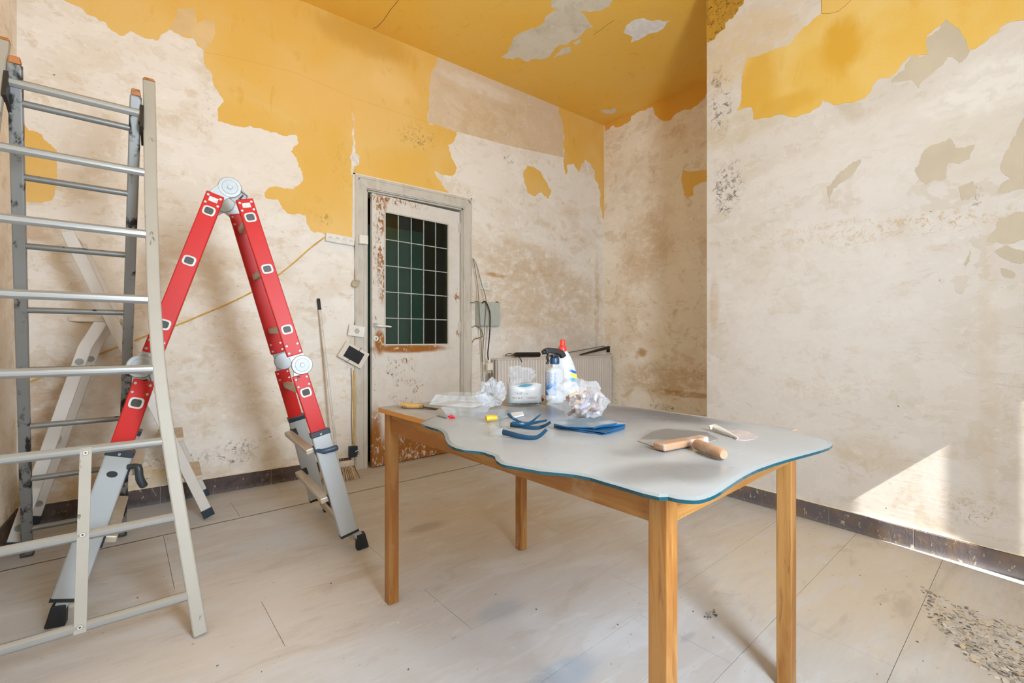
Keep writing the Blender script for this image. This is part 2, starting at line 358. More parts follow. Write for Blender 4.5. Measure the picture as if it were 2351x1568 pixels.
# ---- torn paint layers
def patch(name, wall, poly, fn, off, mat, seed=1, it=4, amp=0.11, keep=(), label=None):
    P = ragged(poly, it, amp, seed, keep); w = MB(); w.slab([fn(*p) for p in P], off); return w.build(name, mat, wall, label=label)
NB = (0, -0.0016, 0); onb = lambda a, b: ony(a, b, YB-0.0002)
cl = lambda x: 285.9-2.2+0.4092*(x-1387.6)+2.0      # ceiling line of the back wall in the photo
main = [(1003,cl(1003)+1),(700,cl(700)+1),(400,cl(400)+1),(130,cl(130)+1),(120,-90),(134,-30),(146,0),(166,10),(202,34),(221,41),(241,51),(273,81),(285,82),(298,71),(328,85),(362,93),(368,83),(391,67),(411,79),(451,91),(451,103),(468,115),
 (467,134),(476,158),(488,170),(498,206),(514,233),(500,249),(500,277),(526,285),(550,291),(573,289),(605,298),(633,304),(682,312),(686,328),(668,348),(678,360),(694,395),(694,417),(672,435),(640,429),(617,431),
 (607,443),(609,453),(637,457),(648,478),(660,490),(700,494),(704,514),(720,534),(745,538),(808,551),(809,400),(813,399),(1031,443),(1015,425),(1003,408),(996,392),(1019,402),(1039,404),(1049,384),
 (1035,355),(1029,333),(1043,323),(1049,302),(1027,296),(1002,286),(982,282),(984,204),(990,167),(1002,143)]
patch('paint_layer', wall_back, main, onb, NB, y_back, 3, 4, 0.12, (0,1,2,3,51,52,53,54,66), 'large sheet of yellow paint')
patch('paint_layer', wall_back, [(1285,cl(1285)+1),(1386,cl(1386)+1),(1386.5,505),(1383,500),(1380,478),(1374,429),(1366,392),(1343,367),(1329,396),(1317,376),(1301,380),(1299,402),(1296,359),(1292,327),(1292,286),(1282,253)], onb, NB, y_back, 5, 4, 0.12, (0,1))
patch('paint_layer', wall_back, [(1203,392),(1211,380),(1229,386),(1245,402),(1266,437),(1258,457),(1243,441),(1227,451),(1211,443)], onb, NB, y_back, 6)
patch('paint_layer', wall_back, [(50,282),(66,300),(80,302),(95,308),(108,325),(131,345),(131,390),(127,420),(126,440),(118,460),(50,463)], onb, NB, y_back, 8)
patch('undercoat_layer', wall_back, [(1003,cl(1003)+2),(1284,cl(1284)+2),(1282,253),(1292,286),(1292,327),(1296,362),(1170,335),(1049,302),(982,282),(984,204),(990,167)], onb, (0,-0.0010,0), m_beige, 9, 4, 0.05, (0,5,6,7,8), 'beige undercoat')
patch('undercoat_layer', wall_back, [(408,20),(448,20),(452,55),(470,44),(492,50),(495,75),(485,100),(470,118),(455,100),(440,85),(411,79),(391,68),(402,45)], onb, (0,-0.0022,0), m_beige3, 10, 3, 0.06)
# plaster bead left standing above the socket strip
NR = (-0.0016, 0, 0); onr = lambda a, b: onx(a, b, XR-0.0002)
ry = [(1886,-90),(1885.7,31),(1845.6,62.5),(1818.8,96),(1778.6,111.6),(1716,134),(1702.7,178.6),(1702.7,223),(1691.5,254.5),(1725,245.6),(1729.5,274.6),(1823,270),(1859,259),(1890,230),(1912.5,241),(1957,236.6),(1997,214),(2015,183),(2042,178.6),
 (2091,127),(2131,127),(2127,85),(2171.5,44.6),(2203,67),(2225,116),(2283,80),(2296.5,62.5),(2323,49),(2420,40),(2420,-90)]
patch('paint_layer', wall_right, ry, onr, NR, y_right, 12, 4, 0.10, (0,27,28,29), 'sheet of yellow paint')
patch('paint_layer', wall_right, [(1621.5,-60),(1730,-60),(1708,0),(1690,30),(1668,50),(1655,72),(1640,90),(1622,98)], onr, (-0.001,0,0), y_mould, 13, 4, 0.2, (0,7), 'mouldy yellow corner')
def crop4(pts): return [(1600+a/2.2397, b/2.2397) for a, b in pts]
NR2 = (-0.0008, 0, 0)
for sd, pts in enumerate(([(1000,425),(1100,290),(1190,285),(1180,190),(1280,100),(1350,150),(1405,262),(1350,325),(1290,290),(1200,385),(1140,455),(1120,420)], [(1120,880),(1200,750),(1300,710),(1330,760),(1430,740),(1400,820),(1290,840),(1280,920),(1180,950),(1130,900)],
    [(1720,560),(1660,640),(1620,720),(1580,800),(1560,860),(1610,920),(1530,1000),(1600,990),(1720,950)], [(1490,1240),(1550,1120),(1640,1090),(1720,1085),(1720,1230)], [(665,960),(740,880),(845,820),(820,870),(740,940),(700,970),(680,1040)],
    [(1530,1290),(1600,1260),(1720,1290),(1720,1345),(1570,1325)], [(1340,960),(1420,930),(1440,1000),(1360,1030)], [(1370,1360),(1405,1280),(1412,1300),(1385,1370)], [(1560,1380),(1640,1410),(1630,1430),(1570,1415)])):
    patch('undercoat_layer', wall_right, crop4(pts), onr, NR2, m_beige2, 20+sd, 4, 0.13)
AN = Vector((1, 0.0807, 0)).normalized()
ona = lambda a, b: onpl(a, b, A0-AN*0.0003, AN)
NA = -AN*0.0016
patch('paint_layer', wall_alc, [(1389,286.2),(1498,239.8),(1560,213.3),(1625,185),(1628,205),(1605,237.6),(1589,250),(1571,251),(1544,269),(1540,275.7),(1524,278),(1503,262),(1498,244.5),(1470.7,255),(1450,266),(1447.5,278),(1435,284),(1415,293),(1408,287),(1398.5,297),(1389,301.5)], ona, NA, yellow('yellow_distemper_alcove', C(224,166,64), C(220,168,74)), 14, 3, 0.12, (0,1,2,3))
patch('paint_layer', wall_alc, [(1568,390),(1630,384),(1630,418),(1605,421),(1592.6,430),(1592.6,447),(1578,453),(1570,448)], ona, NA, MATS.get('ya') or y_back, 15, 3, 0.1)
onc = lambda a, b: onz(a, b, ZC+0.0002); NCe = (0, 0, -0.0012)
for sd, (m, pts) in enumerate(((m_bare, [(1151.6,130.7),(1170,118),(1166,112),(1178,90),(1223,65),(1250,50),(1251.6,41),(1280,24.5),(1266,16),(1264,4),(1280,-10),(1317,-20),(1412,-30),(1407,0),(1398.6,16),(1370,24.5),(1329,24.5),(1345.5,41),(1362,61),(1333,82),(1313,92),(1280,106),(1260,131),(1223,135),(1207,141),(1190,131),(1178,137)]),
    (m_bare, [(1272,131),(1288.5,114),(1309,108),(1311,118.5),(1288.5,126.6)]), (m_bare, [(1317,98),(1330,90),(1334,96),(1322,106)]), (m_white_patch, [(1431,73.5),(1447.7,51),(1476,41),(1496.7,49),(1539.6,47),(1496.7,75.5),(1447.7,98),(1452,84)]), (m_bare, [(1378,253),(1400,252),(1411,247),(1415,257),(1394.6,261)]))):
    patch('flaked_patch', ceiling, pts, onc, NCe, m, 40+sd, 3, 0.12)
dk = plain('crack_dark', C(110,78,24), 0.9)
def streak(name, parent, pts, fn, r, mat):
    w = MB(); w.tube([fn(*p) for p in pts], r, 5); return w.build(name, mat, parent)
streak('ceiling_crack', ceiling, [(857,65),(866,62),(880,47),(897,22),(915,0),(950,-50)], onc, 0.0022, dk)
streak('ceiling_crack', ceiling, [(1362,80),(1380,68),(1395,56),(1411,46)], onc, 0.0016, dk)
streak('paint_crack', wall_right, [(1886,0),(1887,31),(1906,31),(1925,26),(1940,14),(1952,2),(1975,-20)], onr, 0.0022, plain('crack_tan', C(150,120,70), 0.9))
streak('paper_seam', wall_back, [(470,120),(560,137),(680,168),(820,228),(984,282)], onb, 0.0022, plain('seam_yellow', C(208,158,70), 0.8))
wh = plain('white_filler', C(228,222,216), 0.8)
patch('filler_strip', wall_back, [(808,258),(813,282),(816,330),(815,352),(826,360),(824,378),(813,382),(813,402),(808,402),(807,372),(802,362),(808,350),(809,300)], onb, (0,-0.004,0), wh, 50, 3, 0.12)

# ---- floor: wide dusty boards
SL = 0.066
mf = NT('dusty_boards')
n1 = mf.noise(2.2, 6, 0.6, 0.6, mf.scaled((0.7, 1.6, 1))); n2 = mf.noise(16, 7, 0.65, 0.8, mf.scaled((0.35, 1.8, 1))); n3 = mf.noise(120, 3)
c = mf.mix(mf.step(n1, 0.36, 0.66), C(187,187,189), C(181,176,172))
c = mf.mix(mf.math('MULTIPLY', mf.step(n2, 0.56, 0.72), 0.28), c, C(170,152,130))
c = mf.mix(mf.math('MULTIPLY', mf.step(n2, 0.40, 0.30), 0.5), c, C(206,205,203))
c = mf.mix(mf.math('MULTIPLY', mf.rnd(), 0.35), c, C(188,184,176))
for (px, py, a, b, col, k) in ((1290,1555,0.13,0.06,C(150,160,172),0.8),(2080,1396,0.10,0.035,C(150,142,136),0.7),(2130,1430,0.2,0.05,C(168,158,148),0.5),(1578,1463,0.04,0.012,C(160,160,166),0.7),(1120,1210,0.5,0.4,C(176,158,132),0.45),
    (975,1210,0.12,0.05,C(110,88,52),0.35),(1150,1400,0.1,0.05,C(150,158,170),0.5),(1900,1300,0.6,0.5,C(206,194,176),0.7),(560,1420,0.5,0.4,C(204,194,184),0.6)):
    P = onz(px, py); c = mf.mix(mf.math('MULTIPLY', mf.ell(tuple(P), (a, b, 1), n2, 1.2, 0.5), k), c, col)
n5 = mf.noise(5, 9, 0.64, 0.8, mf.scaled((0.5, 1.5, 1)))
c = mf.mix(mf.math('MULTIPLY', mf.step(n5, 0.52, 0.62), 0.4), c, C(199,200,203))
c = mf.mix(mf.math('MULTIPLY', mf.step(n5, 0.44, 0.34), 0.4), c, C(164,154,142))
n6 = mf.noise(22, 8, 0.7, 1.0, mf.scaled((0.4, 1.6, 1)))
c = mf.mix(mf.math('MULTIPLY', mf.step(n6, 0.63, 0.67), 0.28), c, C(146,132,114))
spk = mf.step(mf.noise(46, 2, 0.5), 0.775, 0.80); c = mf.mix(mf.math('MULTIPLY', spk, 0.55), c, C(96,84,70))
spw = mf.step(mf.noise(58, 2, 0.5, 0, mf.scaled((1.1, 1, 1))), 0.765, 0.79); c = mf.mix(mf.math('MULTIPLY', spw, 0.6), c, C(230,224,216))
mf.bump(mf.math('ADD', n2, mf.math('MULTIPLY', n3, 0.2)), 0.1, 0.004)
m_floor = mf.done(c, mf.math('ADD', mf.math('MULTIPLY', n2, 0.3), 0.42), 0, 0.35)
w = MB(); w.box((XL-0.15, YF-0.15, -0.12), (4.3, YB+0.2, -0.006))
floor = struct(w.build('floor', plain('floor_joint', C(112,102,90), 0.9))); tag(floor, 'dusty floor of wide pale boards', 'floor')
def clip(poly, axis, val, sign):
    out = []
    for i in range(len(poly)):
        a, b = poly[i], poly[(i+1) % len(poly)]; da, db = (a[axis]-val)*sign, (b[axis]-val)*sign
        if da >= 0: out.append(a)
        if da*db < 0: t = da/(da-db); out.append((a[0]+(b[0]-a[0])*t, a[1]+(b[1]-a[1])*t))
    return out
PW, PL, GAP = 0.3365, 1.35, 0.0008
JO = {3: 0.876, 2: 0.2, 1: 1.40, 0: 1.774, 5: 0.864, 8: 1.655, 4: 0.35, 6: 1.45, 7: 0.1, 9: 0.6}
for row in range(-5, 11):
    y0 = 0.394+PW*row; jo = JO.get(row, (row*0.47) % PL)
    for k in range(-4, 5):
        x0 = jo+PL*k
        q = [(x0+GAP, y0+GAP), (x0+PL-GAP, y0+GAP), (x0+PL-GAP, y0+PW-GAP), (x0+GAP, y0+PW-GAP)]
        q = [(x-SL*(y-(1.05 if row < 8 else 3.3)), y+SL*(x-1.3)) for x, y in q]
        for ax, v, s in ((0, XL, 1), (0, 4.25, -1), (1, YF, 1), (1, YB+0.15, -1)):
            if q: q = clip(q, ax, v, s)
        if len(q) < 3: continue
        w = MB(); w.slab([(x, y, -0.0058) for x, y in q], (0, 0, 0.0058)); w.build('plank', m_floor, floor)

# ---- skirting
def skirt_mat(name, base, dirt, pale):
    t = NT(name); a = t.noise(9, 7, 0.7, 0.6); b = t.noise(45, 5, 0.7, 0.4, t.scaled((1, 1, 0.5))); z = t.sep()[2]
    c = t.mix(t.step(a, 0.42, 0.62), base, dirt)
    c = t.mix(t.math('MULTIPLY', t.step(b, 0.60, 0.66), 0.8), c, pale)
    c = t.mix(t.math('MULTIPLY', t.step(t.math('ADD', z, t.math('MULTIPLY', b, 0.05)), 0.055, 0.025), 0.35), c, C(120,126,132))
    t.bump(b, 0.3, 0.004); return t.done(c, 0.55, 0, 0.4)
m_sk1 = skirt_mat('brown_skirting', C(84,70,66), C(64,52,48), C(172,158,140))
m_sk2 = skirt_mat('grey_skirting', C(92,86,90), C(112,96,84), C(190,178,156))
m_ledge = plain('plaster_ledge', C(226,214,192), 0.85)
def skirting(name, a, b, n, h, th, mat, ln):
    a, b, n = Vector(a), Vector(b), Vector(n); L = (b-a).length; d = (b-a)/L
    w = MB(); w.slab([a, b, b+n*(th-0.003), a+n*(th-0.003)], (0, 0, h-0.002)); root = struct(w.build(name, plain('skirting_joint', C(170,160,146), 0.9)))
    x = 0.0; i = 0
    while x < L-0.02:
        x1 = min(L, x+ln); jj = R.uniform(-0.001, 0.001)
        w = MB(); p, q = a+d*(x+0.001), a+d*(x1-0.001); w.slab([p, q, q+n*(th+jj), p+n*(th+jj)], (0, 0, h+jj)); w.build('skirting_tile', mat, root, bevel=0.002)
        x = x1; i += 1
    w = MB(); w.slab([a+Vector((0,0,h+0.0012)), b+Vector((0,0,h+0.0012)), b+n*(th*0.7)+Vector((0,0,h+0.0012)), a+n*(th*0.7)+Vector((0,0,h+0.0012))], (0,0,0.004)); w.build('ledge', m_ledge, root)
    return root
skirting('baseboard_back', (XL, YB, 0), (1.125, YB, 0), (0, -1, 0), 0.104, 0.014, m_sk1, 0.62)
skirting('baseboard_right', (XR, 1.684, 0), (XR, YF, 0), (-1, 0, 0), 0.098, 0.012, m_sk2, 0.36)
w = MB(); w.box((DX1+0.1, YB-0.012, 0), (4.0, YB-0.0005, 0.09)); struct(w.build('baseboard_alcove', m_sk1))
w = MB(); w.box((XL+0.0005, YF, 0), (XL+0.012, YB-0.016, 0.1)); struct(w.build('baseboard_left', m_sk1))

# ================================================================== DOOR
m_cas = worn('casing_paint', C(206,200,190), C(190,183,170), 0.55, scale=16, thr=(0.5, 0.62), stretch=(1, 1, 0.4))
door = thing('door_1', 'peeling cream door with dark leaded glass and white lever handle', 'door', (1.69, YB, 0)); door['kind'] = 'structure'
OX0, OX1, OZ = 1.150, 2.218, 2.315           # outer edge of the casing
def casing(name, a, b, c, d):
    w = MB(); P = [Vector((q[0], YB, q[1])) for q in (a, b, c, d)]   # a,b outer; c,d inner
    f = [0.026, 0.026, 0.020, 0.020]
    V = P+[P[i]-Vector((0, f[i], 0)) for i in range(4)]
    w.add(V, [(0,1,2,3),(7,6,5,4),(0,4,5,1),(1,5,6,2),(2,6,7,3),(3,7,4,0)])
    # raised inner moulding
    for t0, t1, h in ((0.06, 0.22, 0.031), (0.70, 0.92, 0.030)):
        Q = [P[0].lerp(P[3], t0), P[1].lerp(P[2], t0), P[1].lerp(P[2], t1), P[0].lerp(P[3], t1)]
        w.add([q-Vector((0, 0.02, 0)) for q in Q]+[q-Vector((0, h, 0)) for q in Q], [(0,1,2,3),(7,6,5,4),(0,4,5,1),(1,5,6,2),(2,6,7,3),(3,7,4,0)])
    return w.build(name, m_cas, door, bevel=0.003)
casing('casing_jamb', (OX0, 0), (OX0, OZ), (DX0, DZ), (DX0, 0))
casing('casing_jamb', (OX1, OZ), (OX1, 0), (DX1, 0), (DX1, DZ))
casing('casing_head', (OX0, OZ), (OX1, OZ), (DX1, DZ), (DX0, DZ))
w = MB(); w.box((DX0-0.001, YB, 0), (DX0+0.012, YB+0.16, DZ)); w.box((DX1-0.012, YB, 0), (DX1+0.001, YB+0.16, DZ)); w.box((DX0, YB, DZ-0.012), (DX1, YB+0.16, DZ+0.001))
w.build('lining', m_cas, door)
wht = plain('white_plastic', C(226,224,218), 0.4, var=0.05)
w = MB(); w.box((OX0-0.012, YB-0.012, 1.80), (OX0+0.004, YB, OZ+0.012)); w.box((OX0-0.012, YB-0.012, OZ), (OX1+0.012, YB, OZ+0.012)); w.box((OX1-0.001, YB-0.012, 1.58), (OX1+0.012, YB, OZ+0.012))
w.build('cable_trunking', wht, door, bevel=0.001)
w = MB(); yw_ = YB-0.0275
w.tube([(OX0+0.016, yw_, 1.72), (OX0+0.013, yw_, 2.0), (OX0+0.014, yw_, OZ-0.05), (OX0+0.045, yw_, OZ-0.014), (OX0+0.5, yw_, OZ-0.012), (OX1-0.045, yw_, OZ-0.014), (OX1-0.012, yw_, OZ-0.05), (OX1-0.010, yw_, 1.9), (OX1-0.006, yw_, 1.6)], 0.0035, 6)
w.build('casing_wire', plain('wire_dark_grey', C(96,94,90), 0.6), door, smooth=True)
# leaf: hinged on the right, a hand's breadth ajar
HA = math.radians(5.0); HG = Vector((2.118, 3.632, 0)); LU = Vector((-math.cos(HA), -math.sin(HA), 0)); LN = Vector((math.sin(HA), -math.cos(HA), 0))  # along leaf, towards room
def leaf(u, z, d=0.0): return HG+LU*u+LN*d+Vector((0, 0, z))
def uz(px, py):
    p = onpl(px, py, HG, LN); return (p-HG).dot(LU), p.z
LW, LH = 0.845, 2.185
g0, g1 = uz(1031, 792), uz(882, 484)          # glass opening, lower right / upper left
GU0, GU1, GZ0, GZ1 = g0[0], g1[0], g0[1], g1[1]
t = NT('peeling_door_paint')
n2 = t.noise(9, 7, 0.7, 0.6); n3 = t.noise(32, 7, 0.75, 0.6, t.scaled((1.4, 1.4, 0.8)))
c = t.mix(t.step(n2, 0.4, 0.65), C(218,214,208), C(211,206,198))
t.N  # local coordinates are measured from the door's base point
def lp(px, py): u, z = uz(px, py); return leaf(u, z)-Vector((1.69, YB, 0))
br = t.mix(n2, C(170,112,44), C(138,84,28))
msk = None
for (px, py, a, b, thr, amt) in ((874,480,0.05,0.12,0.5,1),(876,560,0.045,0.40,0.5,1),(877,640,0.035,0.2,0.5,1),(872,785,0.05,0.10,0.42,1),(940,800,0.36,0.035,0.40,1),(862,1040,0.06,0.32,0.42,1),(960,1035,0.5,0.20,0.44,1),(925,870,0.12,0.28,0.555,1),(950,900,0.12,0.20,0.56,1),(905,850,0.1,0.12,0.56,1),(870,455,0.10,0.04,0.5,1),(920,465,0.25,0.03,0.52,1),(1049,680,0.03,0.06,0.5,1),(1053,765,0.03,0.03,0.5,1),(860,700,0.015,1.0,0.55,1)):
    e = t.ell(tuple(lp(px, py)), (a, 0.4, b), n2, 0.9, 0.35)
    k = t.math('MULTIPLY', e, t.step(t.math('ADD', t.math('MULTIPLY', n3, 0.7), t.math('MULTIPLY', n2, 0.3)), thr, thr+0.035))
    msk = k if msk is None else t.math('MAXIMUM', msk, k)
c = t.mix(msk, c, br); t.bump(t.math('SUBTRACT', t.math('MULTIPLY', n3, 0.3), msk), 0.4, 0.004)
m_door = t.done(c, 0.5, 0, 0.4)
w = MB(); TH = 0.036
def lbox(w, u0, u1, z0, z1, d0, d1):
    P = [leaf(u, z, d) for d in (d0, d1) for (u, z) in ((u0, z0), (u1, z0), (u1, z1), (u0, z1))]
    return w.add(P, [(0,1,2,3),(7,6,5,4),(0,4,5,1),(1,5,6,2),(2,6,7,3),(3,7,4,0)])
w = MB(); lbox(w, 0, GU0, 0.008, LH, -TH, 0); w.build('stile', m_door, door)
w = MB(); lbox(w, GU1, LW, 0.008, LH, -TH, 0); w.build('stile', m_door, door)
w = MB(); lbox(w, GU0, GU1, GZ1, LH, -TH, 0); w.build('top_rail', m_door, door)
w = MB(); lbox(w, GU0, GU1, 0.008, GZ0, -TH, 0); w.build('lower_panel', m_door, door)
w = MB(); bw = 0.012
lbox(w, GU0, GU1, GZ0, GZ0+bw, -0.010, 0.004); lbox(w, GU0, GU1, GZ1-bw, GZ1, -0.010, 0.004); lbox(w, GU0, GU0+bw, GZ0+bw, GZ1-bw, -0.010, 0.004); lbox(w, GU1-bw, GU1, GZ0+bw, GZ1-bw, -0.010, 0.004)
w.build('glazing_bead', m_cas, door, bevel=0.002)
pane_m = clear('door_glass', (0.70, 0.80, 0.76, 1), 0.01, 0.02, (0.25, 0.35, 0.32, 1))
lead = plain('lead_came', C(176,182,178), 0.45, 0.2)
NC, NRW = 5, 5; iu0, iu1, iz0, iz1 = GU0+bw, GU1-bw, GZ0+bw, GZ1-bw; cu = (iu1-iu0)/NC; cz = (iz1-iz0)/NRW
for i in range(NC):
    for j in range(NRW):
        w = MB(); lbox(w, iu0+cu*i+0.001, iu0+cu*(i+1)-0.001, iz0+cz*j+0.001, iz0+cz*(j+1)-0.001, -0.018, -0.016); w.build('pane', pane_m, door)
for i in range(1, NC):
    w = MB(); lbox(w, iu0+cu*i-0.0035, iu0+cu*i+0.0035, iz0, iz1, -0.020, -0.012); w.build('lead_bar', lead, door)
for j in range(1, NRW):
    w = MB(); lbox(w, iu0, iu1, iz0+cz*j-0.0035, iz0+cz*j+0.0035, -0.0205, -0.0115); w.build('lead_bar', lead, door)
chrome = plain('steel_bright', C(205,208,208), 0.3, 0.9, var=0.05)
hu, hz = uz(862, 748)
hd = MB(); hd.cyl(leaf(hu, hz, 0), leaf(hu, hz, 0.010), 0.024, n=20); ho = hd.build('handle_rose', chrome, door, smooth=True)
h2 = MB(); h2.tube([leaf(hu, hz, 0.010), leaf(hu, hz, 0.045), leaf(hu-0.01, hz-0.001, 0.052), leaf(hu-0.11, hz-0.006, 0.052)], [0.009, 0.008, 0.008, 0.007], 10); h2.build('lever', wht, ho, smooth=True)
ku, kz = uz(863, 777)
k1 = MB(); k1.cyl(leaf(ku, kz, 0), leaf(ku, kz, 0.005), 0.021, n=20); ko = k1.build('key_escutcheon', wht, door, smooth=True)
k2 = MB(); lbox(k2, ku-0.003, ku+0.003, kz-0.010, kz+0.009, 0.004, 0.006); k2.build('keyhole', plain('black', C(20,20,20), 0.6), ko)
for (px, py) in ((1061, 525), (1061, 750)):
    u, z = uz(px, py); w = MB(); w.cyl(leaf(-0.006, z-0.045, 0.004), leaf(-0.006, z+0.045, 0.004), 0.008, n=10); lbox(w, 0, 0.02, z-0.045, z+0.045, 0, 0.002); w.build('hinge', m_cas, door, smooth=True)
# dark passage seen through the glass
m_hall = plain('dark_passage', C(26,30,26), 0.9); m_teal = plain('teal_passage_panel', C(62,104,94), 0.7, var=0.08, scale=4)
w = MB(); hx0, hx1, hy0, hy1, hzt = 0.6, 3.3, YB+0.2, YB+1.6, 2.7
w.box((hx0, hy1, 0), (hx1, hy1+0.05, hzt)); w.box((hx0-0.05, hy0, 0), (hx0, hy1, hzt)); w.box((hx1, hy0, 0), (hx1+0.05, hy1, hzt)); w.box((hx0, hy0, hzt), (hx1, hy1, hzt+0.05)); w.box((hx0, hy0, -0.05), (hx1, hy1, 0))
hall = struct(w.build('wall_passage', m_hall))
xa, xb, xc, xd = (ony(q, 700, YB+0.62).x for q in (800, 973, 1023, 1029))
w = MB(); w.box((xa, YB+0.62, 0), (xb, YB+0.66, 2.1)); w.build('passage_panel', m_teal, hall)
w = MB(); w.box((xc, YB+0.62, 0), (xd, YB+0.66, 2.4)); w.build('passage_post', plain('olive_post', C(92,100,30), 0.7), hall)

# ================================================================== WIRING AND WALL FITTINGS
gry = plain('grey_cable', C(120,118,112), 0.6); blk = plain('black_plastic', C(26,26,28), 0.45); ylw = plain('ochre_conduit', C(214,172,86), 0.8)
drk = plain('dark_blue_plastic', C(30,42,56), 0.4)
def wire(name, pts, r, mat, label, fn=lambda a, b: ony(a, b, YB-0.006), cat='cable', n=6):
    w = MB(); w.tube([fn(*p) if len(p) == 2 else p for p in pts], r, n); return tag(w.build(name, mat, smooth=True), label, cat)
def smoothpts(P, k=4):
    out = []
    for i in range(len(P)-1):
        p0, p1, p2, p3 = P[max(i-1, 0)], P[i], P[i+1], P[min(i+2, len(P)-1)]
        for j in range(k):
            t = j/k; out.append(tuple(0.5*((2*p1[q])+(-p0[q]+p2[q])*t+(2*p0[q]-5*p1[q]+4*p2[q]-p3[q])*t*t+(-p0[q]+3*p1[q]-3*p2[q]+p3[q])*t**3) for q in range(len(p1))))
    return out+[tuple(P[-1])]
wire('wall_cable', smoothpts([(745,545),(712,570),(670,607),(610,652),(540,690),(470,720),(410,745),(340,770),(250,805),(150,845),(60,880),(49,884)]), 0.0055, ylw, 'thin ochre cable running diagonally down the plaster from the socket strip')
# four-way socket strip
a, b = ony(746, 545), ony(811, 557); st = thing('socket_strip', 'white four-way socket strip fixed on the wall left of the door', 'socket', (a.x, YB, a.z))
w = MB(); w.bar(Vector((a.x, YB-0.018, a.z)), Vector((b.x, YB-0.018, b.z)), (0,0,1), 0.062, 0.034); w.build('strip_body', wht, st, bevel=0.004)
for i in range(4):
    p = a.lerp(b, (i+0.55)/4.1); w = MB()
    w.lathe([(0.019,0),(0.022,0.001),(0.0225,0.002),(0.020,0.002)], (0,0,0), 18); 
    rot = Matrix.Rotation(math.radians(90), 3, 'X'); w.v = [rot @ v+Vector((p.x, YB-0.035, p.z)) for v in w.v]; so = w.build('socket', wht, st)
    w = MB()
    for dx in (-0.0075, 0.0075): w.cyl((p.x+dx, YB-0.0378, p.z), (p.x+dx, YB-0.0368, p.z), 0.0026, n=8)
    w.cyl((p.x, YB-0.0378, p.z+0.009), (p.x, YB-0.0368, p.z+0.009), 0.0022, n=8); w.build('pin_holes', blk, so)
p = ony(829, 553); w = MB(); w.box((p.x-0.034, YB-0.068, p.z-0.034), (p.x+0.034, YB-0.0255, p.z+0.034)); tag(w.build('cable_box', wht, bevel=0.004), 'small white junction box on the door casing beside the socket strip', 'junction box')
wire('door_cable', smoothpts([(814,552),(816,600),(815,640),(818,690),(817,720),(813,760)]), 0.005, gry, 'grey cable hanging down the left door casing from the socket strip', lambda a, b: ony(a, b, YB-0.012))
# clump of cable ends on the casing
p = ony(817, 650, YB-0.04); w = MB()
for i in range(5):
    ang = i*1.3; w.tube(smoothpts([tuple(p+Vector((0.03*math.cos(ang+k*1.7), -0.004*k, 0.03*math.sin(ang*1.3+k*1.7)))) for k in range(5)]), 0.0035, 6)
tag(w.build('cable_clump', plain('cable_beige', C(196,184,160), 0.6), smooth=True), 'tangled beige cable ends on the left door casing', 'cable')
# dangling back plate and control panel
def plate(name, px, py, w_, h_, ang, mat, label, cat, d=0.014, off=0.034, root=None):
    p = ony(px, py, YB-off); o = thing(name, label, cat, (p.x, p.y, p.z))
    ux = Vector((math.cos(ang), 0, math.sin(ang))); uz_ = Vector((-math.sin(ang), 0, math.cos(ang)))
    w = MB(); w.bar(p-ux*(w_/2)+Vector((0, -d/2, 0)), p+ux*(w_/2)+Vector((0, -d/2, 0)), uz_, h_, d); w.build('plate', mat, o, bevel=0.003)
    return o, p, ux, uz_
o, p, ux, uz_ = plate('back_plate', 818, 760, 0.125, 0.085, math.radians(-8), wht, 'small white mounting plate dangling by the door above the control panel', 'plate')
w = MB(); w.lathe([(0.018,0),(0.020,0.002),(0.016,0.003)], (0,0,0), 16); w.v = [Matrix.Rotation(math.radians(90), 3, 'X') @ v+p+Vector((0,-0.0145,0)) for v in w.v]; w.build('cable_hole', plain('grey_plastic', C(170,168,162), 0.5), o)
o, p, ux, uz_ = plate('control_panel', 811, 815, 0.205, 0.135, math.radians(-31), plain('panel_white', C(214,208,198), 0.45, var=0.04), 'white wall control panel with black screen, hanging askew by the door', 'control panel', 0.018)
w = MB(); w.bar(p-ux*0.068+Vector((0,-0.0195,0)), p+ux*0.068+Vector((0,-0.0195,0)), uz_, 0.092, 0.003); sc = w.build('screen', plain('screen_black', C(30,34,40), 0.25), o)
w = MB(); w.tube([p+ux*0.022+uz_*0.078+Vector((0,-0.012,0)), p+ux*0.018+uz_*0.04+Vector((0,-0.0235,0)), p-ux*0.012-uz_*0.03+Vector((0,-0.0235,0)), p-ux*0.018-uz_*0.078+Vector((0,-0.012,0))], 0.0022, 6); w.build('tie_cord', blk, o)
wire('panel_cable', smoothpts([(806,845),(808,900),(807,960),(809,1020)]), 0.0032, gry, 'thin grey cable from the control panel down to the black socket', lambda a, b: ony(a, b, YB-0.01))
w = MB(); pts = [ony(814.5, y, YB-0.008) for y in (850, 920, 1000, 1030)]; w.path(pts, (1,0,0), 0.024, 0.012); tag(w.build('ochre_strip', ylw), 'ochre wooden strip running down beside the left door casing', 'trim')
p = ony(811, 1036, YB-0.02); bs = thing('floor_socket', 'black socket box low on the wall beside the door casing', 'socket', (p.x, YB, p.z))
w = MB(); w.box((p.x-0.034, YB-0.04, p.z-0.042), (p.x+0.030, YB-0.001, p.z+0.042)); w.build('box', drk, bs, bevel=0.004)
w = MB(); w.tube(smoothpts([tuple(p+Vector((0.01,-0.025,0.0))), tuple(p+Vector((0.03,-0.035,0.01))), tuple(p+Vector((0.04,-0.03,-0.02))), tuple(p+Vector((0.02,-0.03,-0.03)))]), 0.004, 6); w.build('cable_loop', plain('cable_light', C(190,200,206), 0.5), bs, smooth=True)
